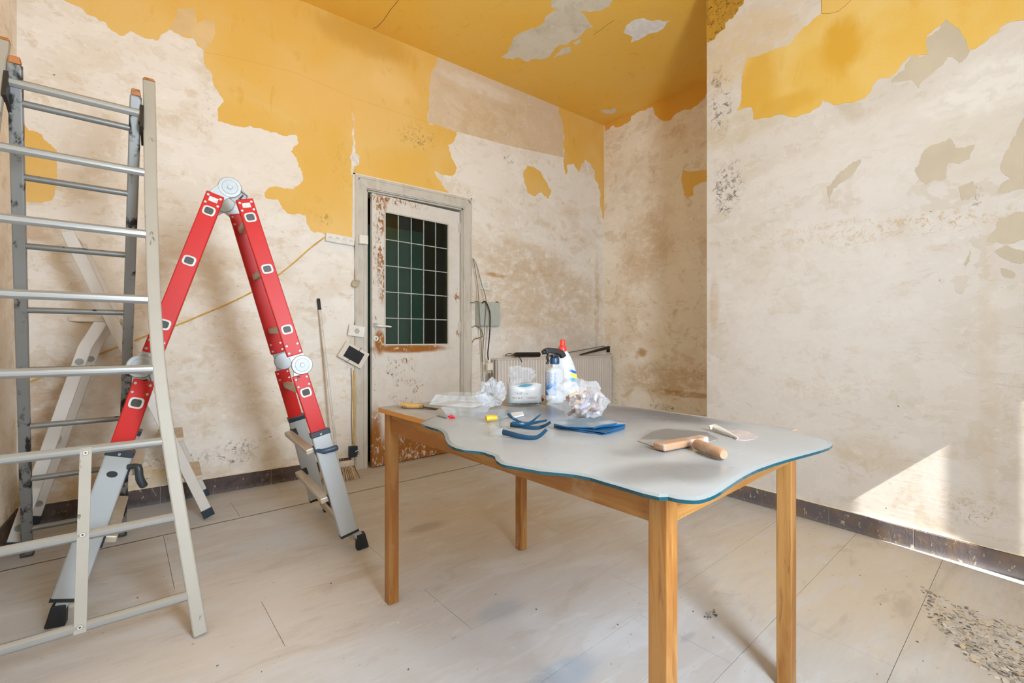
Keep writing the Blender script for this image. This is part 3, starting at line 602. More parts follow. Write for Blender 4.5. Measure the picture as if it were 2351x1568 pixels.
# right of the door
wire('thin_wire', smoothpts([(1086,593),(1091,620),(1097,660),(1100,700),(1103,760),(1107,830),(1109,880)]), 0.004, gry, 'thin grey wire falling from the right door casing behind the grey fuse box', lambda a, b: ony(a, b, YB-0.088 if 670 < b < 770 else YB-0.06))
wire('hanging_wire', smoothpts([(1086,593),(1095,610),(1105,650),(1116,690),(1112,760),(1108,815),(1109,830)]), 0.0035, gry, 'grey wire looping from the right door casing past the white switch', lambda a, b: ony(a, b, YB-0.105 if 640 < b < 770 else YB-0.045))
p = ony(1113, 655); sw = thing('wall_switch', 'small white square switch on the plaster above the grey fuse box', 'switch', (p.x, YB, p.z))
w = MB(); w.box((p.x-0.045, YB-0.022, p.z-0.047), (p.x+0.045, YB-0.0005, p.z+0.047)); w.build('cover', wht, sw, bevel=0.004)
w = MB(); w.lathe([(0.026,0),(0.027,0.003),(0.022,0.003)], (0,0,0), 18); w.v = [Matrix.Rotation(math.radians(90), 3, 'X') @ v+Vector((p.x, YB-0.0225, p.z)) for v in w.v]; w.build('rotary_knob', plain('grey_plastic2', C(206,204,198), 0.5), sw, smooth=True)
b0, b1 = ony(1100, 748, YB-0.075), ony(1148, 695, YB-0.075); fb = thing('fuse_box', 'light grey metal fuse box on the wall right of the door', 'fuse box', (b0.x, YB, b0.z))
m_fb = plain('fuse_grey', C(178,184,178), 0.45, var=0.05); w = MB(); w.box((b0.x, YB-0.075, b0.z), (b1.x, YB-0.0005, b1.z)); w.build('case', m_fb, fb, bevel=0.003)
w = MB(); w.box((b0.x+0.004, YB-0.081, b0.z+0.004), (b1.x-0.002, YB-0.0755, b1.z-0.004)); w.build('lid', m_fb, fb, bevel=0.002)
for (px, py) in ((1141, 696),):
    q = ony(px, py, YB-0.04); w = MB(); w.lathe([(0.018,0),(0.018,0.006),(0.010,0.012)], (q.x, q.y, b1.z+0.0005), 14); w.build('cable_gland', blk, fb, smooth=True)
wire('black_cable', smoothpts([(1107,696),(1113,692),(1119,700),(1125,720),(1125,750),(1123,780),(1120,810),(1121,826)]), 0.006, blk, 'thick black cable curving over the fuse box down to a white plug', lambda a, b: ony(a, b, YB-0.125), n=8)
p = ony(1124, 843, YB-0.125); pl = thing('wall_plug', 'white plug on the end of the black cable beside the radiator pipes', 'plug', tuple(p))
w = MB(); w.box((p.x-0.03, p.y-0.02, p.z-0.03), (p.x+0.03, p.y+0.02, p.z+0.04)); w.build('plug_body', wht, pl, bevel=0.008)
w = MB(); w.tube([p+Vector((0,0,0.04)), p+Vector((-0.004,0,0.085))], [0.012, 0.008], 10); w.build('cable_grip', wht, pl, smooth=True)
wire('ochre_wire', smoothpts([(1083,752),(1092,748),(1104,756),(1108,770),(1103,775),(1090,778),(1084,786)]), 0.0045, plain('rusty_ochre', C(150,120,64), 0.8), 'rusty ochre wire bent round the casing below the fuse box', lambda a, b: ony(a, b, YB-0.028))
wire('short_cable', smoothpts([(1080,694),(1087,695),(1094,691),(1101,695)]), 0.004, gry, 'short grey cable bridging the door casing and the fuse box', lambda a, b: ony(a, b, YB-0.05))

# ================================================================== RADIATOR
rad = thing('radiator', 'cream panel radiator with ribbed front standing in the alcove', 'radiator', (3.25, YB-0.09, 0))
m_rad = worn('radiator_cream', C(216,208,202), C(200,190,180), 0.45, thr=(0.6,0.7), scale=10)
ry0, ry1, rx0, rx1, rz0, rz1 = YB-0.145, YB-0.06, ony(1142, 830, YB-0.145).x, 4.0, 0.20, 0.83
w = MB(); n = 46; xs = [rx0+(rx1-rx0)*i/n for i in range(n+1)]; V = []; F = []
prof = []
for i in range(n+1):
    for dx, dy in ((0, 0.0), (0.008, 0.005), ((rx1-rx0)/n-0.008, 0.005)):
        if i < n or dx == 0: prof.append((xs[i]+dx, ry0+dy))
for x, y in prof: V += [Vector((x, y+0.004, rz0)), Vector((x, y, rz0+0.02)), Vector((x, y, rz1-0.02)), Vector((x, y+0.004, rz1))]
for i in range(len(prof)-1):
    for k in range(3): F.append((4*i+k, 4*i+4+k, 4*i+5+k, 4*i+1+k))
w.add(V, F); w.build('ribbed_front', m_rad, rad)
w = MB(); w.box((rx0, ry0+0.016, rz0), (rx1, ry1, rz1-0.004)); w.build('panel', m_rad, rad, bevel=0.004)
w = MB(); w.box((rx0-0.006, ry0-0.004, rz1-0.003), (rx1+0.004, ry1+0.004, rz1+0.012)); w.build('top_grille', m_rad, rad, bevel=0.003)
for px in (1122, 1130, 1137):
    w = MB(); q = ony(px, 850, YB-0.10); w.cyl((q.x, q.y, 0.0), (q.x, q.y, 0.71 if px < 1137 else 0.83), 0.011, n=10); w.build('pipe', plain('pipe_brown', C(120,108,92), 0.5), rad, smooth=True)
w = MB(); w.cyl((rx1+0.018, ry0+0.03, 0.0), (rx1+0.018, ry0+0.03, rz1+0.03), 0.009, n=10); w.build('pipe', plain('pipe_cream', C(186,172,148), 0.5), rad, smooth=True)
w = MB(); w.cyl((rx1-0.002, ry0+0.03, rz1-0.03), (rx1+0.03, ry0+0.03, rz1-0.03), 0.014, n=10); w.cyl((rx1+0.018, ry0+0.03, rz1-0.045), (rx1+0.018, ry0+0.03, rz1+0.0), 0.015, n=10); w.build('valve', plain('valve_brass', C(170,150,110), 0.4, 0.3), rad, smooth=True)
for q in (rx0+0.12, rx1-0.12):
    w = MB(); w.box((q-0.02, ry1-0.001, 0.3), (q+0.02, YB-0.0005, 0.34)); w.build('wall_bracket', m_rad, rad)
    w = MB(); w.box((q-0.015, ry0+0.03, 0.0), (q+0.015, ry1-0.01, rz0+0.001)); w.build('foot', m_rad, rad)
# black tools lying along the radiator top
zt = rz1+0.012
def atrad(px, py, y): return ony(px, py, y)
q0, q1 = Vector((ony(1181,818,YB-0.1).x, YB-0.1, zt+0.032)), Vector((ony(1238,826,YB-0.1).x, YB-0.1, zt+0.0265))
rl = thing('foam_roller', 'black foam paint roller lying on the left end of the radiator top', 'paint roller', (q0.x, q0.y, zt))
w = MB(); d_ = (q1-q0).normalized(); w.tube([q0, q0+d_*0.02, q1-d_*0.02, q1], [0.012, 0.022, 0.024, 0.024], 14); w.build('roller_sleeve', blk, rl, smooth=True)
w = MB(); w.cyl(q1, q1+d_*0.004, 0.016, n=12); w.build('end_cap', plain('grey_cap', C(96,94,92), 0.5), rl, smooth=True)
w = MB(); w.tube(smoothpts([tuple(q0+Vector((-0.005,0,0.0))), tuple(q0+Vector((-0.07,-0.005,0.012))), tuple(q0+Vector((-0.12,-0.02,-0.008))), tuple(q0+Vector((0.0,-0.055,-0.015))), tuple(q0+Vector((0.045,-0.062,-0.07)))]), 0.0035, 8); w.build('wire_handle', plain('dark_wire', C(60,58,56), 0.4, 0.5), rl, smooth=True)
s0, s1 = Vector((3.55, YB-0.10, zt+0.012)), Vector((4.0, YB-0.10, zt+0.085))
sq = thing('floor_squeegee', 'long black squeegee blade propped on the right end of the radiator', 'squeegee', (3.78, YB-0.1, zt))
w = MB(); w.bar(s0, s1, (0,1,0), 0.03, 0.012, 0.035, 0.034); w.build('blade', blk, sq, bevel=0.003)
w = MB(); w.box((s1.x-0.012, s1.y-0.018, s1.z-0.055), (s1.x+0.008, s1.y+0.018, s1.z+0.015)); w.build('end_bracket', blk, sq, bevel=0.003)
w = MB(); w.tube([s1+Vector((-0.02,-0.005,0.002)), s1+Vector((-0.12,-0.012,0.018)), s1+Vector((-0.13,-0.012,0.012)), Vector((3.05, YB-0.115, zt+0.006))], 0.006, 8); w.build('handle_rod', plain('dull_steel', C(150,148,144), 0.35, 0.6), sq, smooth=True)

# ================================================================== BROOM
q = Vector((1.00, 3.40, 0)); tp = ony(731, 686, YB-0.02)
bm_ = thing('broom', 'white-handled broom with straw bristles leaning on the wall behind the red ladder', 'broom', (q.x, q.y, 0))
br0 = Vector((0.965, 3.395, 0.13)); gp = br0.lerp(tp, 0.93)
w = MB(); w.tube([br0, gp], 0.0095, 10); w.build('stick', plain('broom_white', C(212,208,200), 0.45), bm_, smooth=True)
w = MB(); w.tube([gp, gp.lerp(tp, 0.3), tp.lerp(gp, 0.25), tp], [0.013, 0.011, 0.012, 0.011], 10); w.build('grip', blk, bm_, smooth=True)
bd = Vector((0.995, -0.10, 0)); bc = Vector((0.965, 3.395, 0.115))
w = MB(); w.bar(bc-bd*0.11, bc+bd*0.11, (0,0,1), 0.035, 0.05); w.build('brush_block', plain('broom_block', C(206,196,182), 0.6), bm_, bevel=0.006)
w = MB(); rr = random.Random(3)
for i in range(24):
    for j in range(4):
        x = -0.105+0.21*i/23; a = bc+bd*x+Vector((0, -0.018+0.012*j, -0.016)); e = a+bd*(x*0.35+rr.uniform(-.006,.006))+Vector((0, -0.02+0.013*j+rr.uniform(-.004,.004), -a.z+rr.uniform(0.001, 0.008)))
        w.cur = rr.choice((0, 0, 1, 2)); w.tube([a, e], [0.0042, 0.003], 4)
o = w.build('bristles', [plain('straw', C(190,164,130), 0.8), plain('straw_dark', C(126,96,74), 0.8), plain('straw_pale', C(216,198,170), 0.8)], bm_); o['kind'] = 'stuff'

# ================================================================== ALUMINIUM TRESTLE LADDER
alu = worn('aluminium_worn', C(190,188,180), C(58,50,46), 0.38, 0.35, (0.63, 0.68), 26, (1,1,0.5))
alu_pale = worn('aluminium_painted', C(168,162,151), C(98,90,82), 0.5, 0.1, (0.60, 0.66), 30, (1,1,0.4))
alu_rear = worn('aluminium_grubby', C(140,142,141), C(44,40,40), 0.38, 0.4, (0.50, 0.57), 20, (1,1,0.5), scale2=2.2)
rung_f = worn('rung_ribbed', C(166,167,165), C(60,56,50), 0.33, 0.4, (0.70, 0.73), 24)
rung_r = worn('rung_grubby', C(134,136,135), C(48,44,42), 0.35, 0.4, (0.60, 0.65), 30)
orange = worn('orange_cap', C(178,112,58), C(110,90,66), 0.6, 0, (0.5,0.62), 30)
FY, FM, FPH, FZT, FS = 1.90, 0.2689, 0.0454, 1.9589, 0.2604
FX = [-0.0935,-0.0889,-0.0821,-0.0736,-0.0576,-0.0292,0.005,0.0412]
fcx = -0.286
def fpt(x, z, d=0.0): return Vector((x, FY+FM*z+FPH*(x+0.09)+d, z))
zs = [FZT-FS*k for k in range(8)]
lad = thing('trestle_ladder', 'old aluminium double ladder with flared legs and orange caps by the left wall', 'ladder', (-0.3, 2.4, 0))
RWd, RDp = 0.042, 0.026
keys = [(2.118, -0.097)]+list(zip(zs, FX))+[(0.0, 0.060)]
for s in (1, -1):
    pts = [fpt((x+RWd/2) if s == 1 else (2*fcx-x-RWd/2), max(z, 0.004)) for z, x in smoothpts([(a, b) for a, b in keys], 3)]
    pts = [p for i, p in enumerate(pts)]
    w = MB(); w.path(pts, (1,0,0), RWd, RDp); w.build('front_rail', alu_pale, lad, bevel=0.005)
    t0 = pts[0]; w = MB(); w.bar(t0+Vector((0,0,0.0)), t0+Vector((0,0.004,0.014)), (1,0,0), RWd+0.002, RDp+0.002, RWd-0.012, RDp-0.008); w.build('end_cap', orange, lad, bevel=0.003)
for z, x in zip(zs, FX):
    w = MB(); a, b = fpt(x+0.003, z), fpt(2*fcx-x-0.003, z)
    m = 14; V = []; F = []
    for p in (a, b):
        for k in range(m):
            t = 2*math.pi*k/m; r = 0.0165*(1-0.07*(k % 2)); V.append(p+Vector((0, math.cos(t)*r, math.sin(t)*r)))
    F = [(k, (k+1) % m, m+(k+1) % m, m+k) for k in range(m)]+[tuple(range(m-1,-1,-1)), tuple(range(m, 2*m))]
    w.add(V, F); w.build('front_rung', rung_f, lad)
nf = Vector((0, -1, FM)).normalized()
bp = [onpl(197,1040,(0,FY-0.02,0),(0,1,-FM)), onpl(190,1228,(0,FY-0.02,0),(0,1,-FM)), onpl(184,1440,(0,FY-0.02,0),(0,1,-FM))]
w = MB(); dd = (bp[0]-bp[2]).normalized()
w.bar(bp[2]-dd*0.018, bp[0]+dd*0.018, (1,0,0), 0.030, 0.004); bro = w.build('brace_strip', alu_pale, lad, bevel=0.001)
for p in bp:
    w = MB(); w.cyl(p+nf*0.0015, p+nf*0.006, 0.0085, 0.007, 12); w.build('rivet', plain('rivet_grey', C(190,186,178), 0.4, 0.4), bro, smooth=True)
    w = MB(); w.cyl(p+nf*0.0055, p+nf*0.0066, 0.0028, n=8); w.build('rivet_hole', blk, bro)
RY, RM, RPH, RZT, RS, RX0, RMX, RW_ = 3.10, -0.3464, 0.0628, 1.9019, 0.2516, -0.5265, 0.0454, 0.299
def rpt(t, z): x = RX0+RMX*z+t*RW_; return Vector((x, RY+RM*z+RPH*t*RW_, z))
for s in (0, 1):
    off = Vector((-0.019 if s == 0 else 0.019, 0, 0))
    w = MB(); w.bar(rpt(s, 0.004)+off, rpt(s, 2.025)+off, (1,0,0), 0.038, 0.026); w.build('rear_rail', alu_rear, lad, bevel=0.005)
    p = rpt(s, 2.025)+off; w = MB(); w.bar(p, p+Vector((0,-0.008,0.024)), (1,0,0), 0.034, 0.026, 0.026, 0.018); w.build('end_cap', orange, lad, bevel=0.004)
    p = rpt(s, 0.0)+off; w = MB(); w.box((p.x-0.022, p.y-0.018, 0.0), (p.x+0.022, p.y+0.018, 0.02)); w.build('foot', plain('dark_rubber', C(70,70,70), 0.8), lad, bevel=0.004)
for k in range(8):
    z = RZT-RS*k; w = MB(); w.tube([rpt(0, z)+Vector((-0.012,0,0)), rpt(1, z)+Vector((0.012,0,0))], 0.0125, 12); w.build('rear_rung', rung_r, lad, smooth=True)
# hinge brackets joining the two halves
for s in (1, -1):
    xo = (-0.097+0.004) if s == 1 else (2*fcx+0.097-0.004)
    a = fpt(xo, 1.90); b = rpt(1 if s == 1 else 0, 1.90)
    w = MB(); w.bar(Vector((xo-0.004*s, a.y-0.012, 1.885)), Vector((xo-0.004*s, a.y+0.02, 1.985)), (1,0,0), 0.012, 0.04); w.bar(Vector((xo-0.004*s, a.y+0.01, 1.90)), Vector((xo-0.004*s, b.y+0.03, 1.86)), (1,0,0), 0.010, 0.03)
    w.build('hinge_bracket', plain('bracket_dark', C(54,50,46), 0.5, 0.4), lad)

# ================================================================== RED ARTICULATED LADDER
red = worn('red_lacquer', C(192,26,18), C(150,20,14), 0.42, 0.0, (0.72, 0.78), 30, spec=0.3)
gry_l = worn('silver_rail', C(176,181,184), C(170,172,172), 0.35, 0.2, (0.6, 0.7), 12, (1,1,0.3))
zinc = plain('zinc_bright', C(166,170,172), 0.42, 0.3, var=0.06, scale=18)
tube_g = plain('rung_tube_grey', C(186,176,160), 0.4, 0.25, var=0.06)
rub = plain('rubber_black', C(24,26,30), 0.6)
BX = 0.05
def ry_(x, z, s):                        # s=0 near side, 1 far side; d>0 towards the outside
    n = 2.262+0.092*z-BX*(x-0.22); f = 2.868-0.092*z-BX*(x-0.22)
    return n if s == 0 else f
def rp(x, z, s, d=0.0):
    return Vector((x-(BX*d if s == 0 else -BX*d), ry_(x, z, s)+(-d if s == 0 else d), z))
red_l = thing('articulated_ladder', 'red folding multi-joint ladder with grey telescopic legs standing open', 'ladder', (0.22, 2.6, 0))
SEC = [  # (x0,z0)->(x1,z1): upper left, upper right, lower left, lower right
    ((0.158,1.672), (-0.062,0.968)), ((0.268,1.668), (0.468,0.950)), ((-0.086,0.862), (-0.175,0.545)), ((0.487,0.858), (0.578,0.530))]
RWI, RTH = 0.070, 0.026
def inpl(a, b, s):
    d = (rp(b[0], b[1], s)-rp(a[0], a[1], s)).normalized(); nrm = Vector((BX, 1, 0)).normalized(); return d, nrm, d.cross(nrm).normalized()
def lerp2(a, b, t): return (a[0]+(b[0]-a[0])*t, a[1]+(b[1]-a[1])*t)
RUNG = [(0, [0.055, 0.44, 0.83]), (1, [0.055, 0.44, 0.83]), (2, [0.14, 0.62]), (3, [0.12, 0.60])]
for i, (a, b) in enumerate(SEC):
    for s in (0, 1):
        d, nrm, wd = inpl(a, b, s); w = MB()
        w.bar(rp(*a, s), rp(*b, s), wd, RWI, RTH); rl_ = w.build('red_rail', red, red_l, bevel=0.004)
        out = -nrm if s == 0 else nrm
        # rivets by the joints
        ends = ((a, 1), (b, -1)) if i < 2 else ((a, 1),)
        for (e, sg) in ends:
            for q in (0.016, 0.052):
                for sd in (-0.024, 0.024):
                    if s == 0 or True:
                        p = rp(*e, s)+d*(q*sg)+wd*sd
                        w = MB(); w.cyl(p+out*(RTH/2-0.001), p+out*(RTH/2+0.003), 0.006, 0.005, 10); w.build('rivet', zinc, rl_, smooth=True)
                        if s == 1:
                            w = MB(); w.cyl(p-out*(RTH/2-0.001), p-out*(RTH/2+0.003), 0.006, 0.005, 10); w.build('rivet', zinc, rl_, smooth=True)
        for t in dict(RUNG)[i]:
            if i >= 2 and t > 0.3: continue
            p = rp(*lerp2(a, b, t), s)+(d*0.045 if t < 0.2 else Vector((0,0,0)))
            # rung socket: light rim round a dark square hole on the outer face
            w = MB(); ring = []; m = 20
            for rr_, dd_ in ((0.0235, 0.0), (0.0235, 0.0035), (0.0165, 0.0035), (0.0165, 0.0005)):
                for k in range(m):
                    an = 2*math.pi*k/m; cx_, sy_ = math.cos(an), math.sin(an); qq = (abs(cx_)**4+abs(sy_)**4)**-0.25
                    ring.append(p+out*(RTH/2+dd_)+wd*(cx_*qq*rr_)+d*(sy_*qq*rr_*0.92))
            F = [(r*m+k, r*m+(k+1) % m, (r+1)*m+(k+1) % m, (r+1)*m+k) for r in range(3) for k in range(m)]
            w.add(ring, F); w.build('rung_rim', plain('rim_white', C(196,192,186), 0.45, 0.1), rl_, smooth=True)
            w = MB(); w.bar(p+out*(RTH/2-0.0005), p+out*(RTH/2+0.0012), wd, 0.034, 0.031); w.build('rung_bore', plain('bore_dark', C(60,62,58), 0.5, 0.3), rl_)
        if i < 2 and s == 0:
            p = rp(*a, 0)+d*0.034; w = MB(); w.bar(p+out*(RTH/2-0.0003), p+out*(RTH/2+0.0006), wd, 0.034, 0.03); w.build('warning_sticker', plain('sticker', C(202,196,192), 0.5, var=0.2, scale=140), rl_)
    for t in dict(RUNG)[i]:
        if i >= 2 and t > 0.3: continue
        d, nrm, wd = inpl(a, b, 0)
        p = lerp2(a, b, t); q0, q1 = rp(*p, 0)+(d*0.045 if t < 0.2 else Vector((0,0,0))), rp(*p, 1)+(inpl(a, b, 1)[0]*0.045 if t < 0.2 else Vector((0,0,0)))
        w = MB(); w.bar(q0, q1, wd, 0.034, 0.030); w.build('rung', tube_g, red_l, bevel=0.006)
# telescopic lower legs
GR = [((-0.158,0.585), (-0.305,0.085)), ((0.568,0.578), (0.690,0.085))]
FT = [(-0.322, 0.0), (0.742, 0.0)]
for i, (a, b) in enumerate(GR):
    for s in (0, 1):
        d, nrm, wd = inpl(a, b, s); out = -nrm if s == 0 else nrm; w = MB()
        A_, B_ = rp(*a, s)+out*0.008, rp(*b, s)+out*0.008
        w.bar(A_, B_, wd, 0.084, 0.046); gl_ = w.build('grey_rail', gry_l, red_l, bevel=0.006)
        w = MB(); w.bar(A_-d*0.014, A_+d*0.012, wd, 0.088, 0.050); w.build('collar', drk, gl_, bevel=0.003)
        p = A_; w = MB(); w.cyl(p+out*0.024, p+out*0.028, 0.005, n=8); w.build('collar_screw', zinc, gl_, smooth=True)
        w = MB(); w.bar(B_-d*0.010, B_+d*0.002, wd, 0.0855, 0.0475); w.build('end_trim', rub, gl_)
        # inner stub and rubber foot
        F_ = rp(FT[i][0], 0.0, s); st0 = B_-d*0.06
        w = MB(); w.bar(st0, F_+Vector((0,0,0.055)), wd, 0.036, 0.030); w.build('leg_stub', gry_l, gl_, bevel=0.003)
        w = MB(); w.bar(F_+Vector((0,0,0.075)), F_+Vector((0.010 if i else -0.010,0,0.002)), wd, 0.040, 0.036, 0.056, 0.044); w.build('rubber_foot', rub, gl_, bevel=0.004)
        # locking hole
        if s == 0 and i == 0:
            p = A_+d*0.075; w = MB(); m = 14; w.add([p+out*0.0236+wd*(math.cos(2*math.pi*k/m)*0.017)+d*(math.sin(2*math.pi*k/m)*0.012) for k in range(m)]+[p+out*0.0242+wd*(math.cos(2*math.pi*k/m)*0.017)+d*(math.sin(2*math.pi*k/m)*0.012) for k in range(m)], [tuple(range(m)), tuple(range(2*m-1, m-1, -1))]+[(k, (k+1) % m, m+(k+1) % m, m+k) for k in range(m)]); w.build('lock_hole', rub, gl_)
    dirx = 1 if i == 1 else 1
    for t in (0.14, 0.62):
        q = lerp2(a, b, t); d, nrm, wd = inpl(a, b, 0); off = -wd*0.0 + Vector((-0.058 if i == 1 else 0.062, 0, -0.012))
        q0, q1 = rp(*q, 0)+off, rp(*q, 1)+off
        w = MB(); w.bar(q0, q1, wd, 0.040, 0.026); ro = w.build('outer_rung', tube_g, red_l, bevel=0.005)
        for (e, f) in ((q0, q0-off*0.75), (q1, q1-off*0.75)):
            w = MB(); w.bar(e-Vector((off.x*0.25,0,0)), f, (0,0,1), 0.046, 0.034); w.build('rung_bracket', drk, ro, bevel=0.004)
        if t < 0.3:   # locking lever
            p = rp(*q, 0)+Vector((0.0 if i == 1 else 0.062, -0.030, -0.01)); w = MB()
            P = [p+Vector((-0.040,0.012,0.004)), p+Vector((-0.010,-0.012,0.0)), p+Vector((0.030,-0.016,0.006)), p+Vector((0.052,-0.014,0.010))] if i == 1 else [p+Vector((-0.018,0,0.028)), p+Vector((0.012,-0.01,0.026)), p+Vector((0.018,-0.012,-0.02)), p+Vector((0.032,-0.010,-0.056))]
            w.tube(smoothpts([tuple(x) for x in P]), [0.010]*4+[0.013]*4+[0.014]*4+[0.011], 10); w.build('lock_lever', plain('lever_slate', C(52,72,96) if i == 1 else C(44,52,56), 0.4) if i == 1 else plain('lever_dark', C(42,50,54), 0.4), ro, smooth=True)
    q0, q1 = rp(FT[i][0]+(-0.03 if i else 0.03), 0.058, 0), rp(FT[i][0]+(-0.03 if i else 0.03), 0.058, 1)
    w = MB(); w.bar(q0, q1, (0,0,1), 0.028, 0.020); w.build('foot_bar', tube_g, red_l, bevel=0.004)
# joints
HNG = [((0.212,1.712), ((0.158,1.672), (0.268,1.668)), (0, 1)), ((-0.098,0.918), ((-0.062,0.968), (-0.086,0.862)), (0, 2)), ((0.496,0.905), ((0.468,0.950), (0.487,0.858)), (1, 3))]
for (h, ends, secs) in HNG:
    for s in (0, 1):
        nrm = Vector((BX, 1, 0)).normalized(); out = -nrm if s == 0 else nrm; c_ = rp(*h, s)
        w = MB(); w.cyl(c_-out*0.012, c_+out*0.010, 0.046, n=28); hj = w.build('joint_disc', zinc, red_l, smooth=True, bevel=0.003)
        w = MB(); w.cyl(c_+out*0.0095, c_+out*0.0145, 0.047, 0.044, 28); w.build('joint_ring', zinc, hj, smooth=True)
        w = MB(); w.cyl(c_+out*0.014, c_+out*0.0165, 0.032, 0.030, 24); w.build('joint_cover', plain('zinc_shade', C(160,166,168), 0.42, 0.3, var=0.05), hj, smooth=True)
        w = MB(); w.cyl(c_+out*0.016, c_+out*0.021, 0.011, 0.009, 12); w.build('pivot_bolt', zinc, hj, smooth=True)
        for e, si, lay in ((ends[0], secs[0], 0.006), (ends[1], secs[1], -0.004)):
            ep = rp(*e, s); a2, b2 = SEC[si]; dd_ = inpl(a2, b2, s)[0]; into = dd_ if (Vector(e)-Vector(a2)).length < 0.02 else -dd_
            w = MB(); w.bar(c_+out*lay, ep+into*0.012+out*lay, out.cross((ep-c_).normalized()), 0.074, 0.008, 0.060, 0.008); w.build('joint_plate', zinc, hj, bevel=0.002)
        # latch hook
        ax = (rp(*ends[1], s)-c_).normalized(); sd_ = out.cross(ax); lb = c_+ax*0.058+out*0.011
        w = MB(); w.tube([lb+sd_*0.018-ax*0.02, lb+sd_*0.020+ax*0.014, lb-sd_*0.006+ax*0.020, lb-sd_*0.014-ax*0.004], 0.0022, 6); w.build('latch_wire', plain('dark_steel', C(88,90,92), 0.35, 0.7), hj, smooth=True)
        w = MB(); w.bar(lb-sd_*0.010, lb+sd_*0.010, ax, 0.006, 0.004); w.build('latch_slot', rub, hj)

# ================================================================== WHITE STEP LADDER BEHIND
wpaint = worn('white_painted_alu', C(214,208,200), C(170,120,60), 0.5, 0.05, (0.74, 0.78), 22)
cap_g = plain('plug_grey', C(140,142,140), 0.5)
ws = thing('step_ladder', 'white painted step ladder with tall handrail against the wall behind the other ladders', 'ladder', (-0.2, 3.3, 0))
for y in (3.125, 3.525):
    a, b = Vector((0.168, y, 0.03)), Vector((-0.413, y, 1.56))
    w = MB(); w.bar(a, b, (0,1,0), 0.022, 0.050); w.build('front_rail', wpaint, ws, bevel=0.003)
    d_ = (b-a).normalized(); w = MB(); w.bar(a+d_*0.03, a-d_*0.018+Vector((0,0,0.0)), (0,1,0), 0.028, 0.056); w.build('rubber_foot', drk, ws, bevel=0.003)
    j = a+d_*((1.135-0.03)/d_.z); e = Vector((-0.605, y, 0.035)); k = Vector((-0.352, y+0.03, 0.985))
    w = MB(); w.path([j+Vector((0.03,0.03,0.01)), j+Vector((-0.035,0.03,-0.012)), k, e+Vector((0,0.03,0))], (0,1,0), 0.022, 0.052); w.build('rear_leg', wpaint, ws, bevel=0.003)
    dl = (e+Vector((0,0.03,0))-k).normalized(); w = MB(); w.bar(e+Vector((0,0.03,0))-dl*0.03, e+Vector((0,0.03,0))+dl*0.018, (0,1,0), 0.028, 0.058); w.build('rubber_foot', drk, ws, bevel=0.003)
    for q in (k+dl*0.075, e+Vector((0,0.03,0))-dl*0.095):
        w = MB(); w.cyl(q+Vector((0,-0.0105,0)), q+Vector((0,-0.014,0)), 0.017, n=16); w.build('plug', cap_g, ws, smooth=True)
for z in (0.25, 0.477, 0.705, 0.93):
    x = 0.168-0.3797*(z-0.03)+0.012
    w = MB(); w.box((x-0.075, 3.137, z-0.022), (x+0.045, 3.513, z)); w.build('tread', plain('tread_beige', C(196,180,158), 0.6), ws, bevel=0.003)
w = MB(); xt = 0.168-0.3797*(1.11); w.box((xt-0.16, 3.137, 1.115), (xt+0.03, 3.513, 1.14)); w.build('platform', plain('tread_beige', C(196,180,158), 0.6), ws, bevel=0.003)
w = MB(); w.bar(Vector((-0.413,3.125,1.55)), Vector((-0.413,3.525,1.55)), (0,0,1), 0.045, 0.022); w.build('handrail', wpaint, ws, bevel=0.003)
w = MB(); w.bar(Vector((-0.50,3.155,0.47)), Vector((-0.50,3.555,0.47)), (0,0,1), 0.03, 0.02); w.build('rear_brace', wpaint, ws, bevel=0.003)

# ================================================================== TABLE
def pine(name, axis, a=C(170,124,68), b=C(148,94,40), dk=C(100,60,24)):
    t = NT(name); s = [9, 9, 9]; s[axis] = 0.7; v = t.scaled(tuple(s)); n = t.noise(2.2, 5, 0.55, 1.6, v); n2 = t.noise(9, 4, 0.6, 0.4, v)
    c = t.mix(t.step(n, 0.36, 0.62), a, b); c = t.mix(t.math('MULTIPLY', t.step(n2, 0.55, 0.7), 0.5), c, dk)
    s2 = [1, 1, 1]; s2[axis] = 0.45; kn = t.step(t.noise(6.5, 1, 0.3, 0.2, t.scaled(tuple(s2))), 0.765, 0.80); c = t.mix(t.math('MULTIPLY', kn, 0.8), c, C(84,48,22))
    du = t.step(t.noise(5, 5, 0.7), 0.58, 0.72); c = t.mix(t.math('MULTIPLY', du, 0.25), c, C(204,190,170))
    t.bump(n2, 0.08, 0.003); return t.done(c, 0.42, 0, 0.4)
TX, TY, TR = 1.076, 1.151, 0.076
TW, TL, LS, ZAP, ZTT = 0.363, 0.605, 0.041, 0.665, 0.761
table = thing('pine_table', 'varnished pine table with square legs under a wavy glass sheet', 'table', (TX, TY, 0), TR)
pz, py_, px_ = pine('pine_upright', 2), pine('pine_lengthwise', 1), pine('pine_crosswise', 0)
for sx in (-1, 1):
    for sy in (-1, 1):
        x0, x1 = sorted((sx*TW, sx*(TW-LS))); y0, y1 = sorted((sy*TL, sy*(TL-LS)))
        w = MB(); w.box((x0, y0, 0), (x1, y1, ZTT-0.0205)); w.build('leg', pz, table, bevel=0.0025)
for sx in (-1, 1):
    x0, x1 = sorted((sx*(TW-0.008), sx*(TW-0.028))); w = MB(); w.box((x0, -TL+LS, ZAP), (x1, TL-LS, ZTT-0.0205)); w.build('long_apron', py_, table)
for sy in (-1, 1):
    y0, y1 = sorted((sy*(TL-0.008), sy*(TL-0.028))); w = MB(); w.box((-TW+LS, y0, ZAP), (TW-LS, y1, ZTT-0.0205)); w.build('short_apron', px_, table)
t = NT('dusty_table_top'); n = t.noise(5, 6, 0.6); z = t.sep()[2]
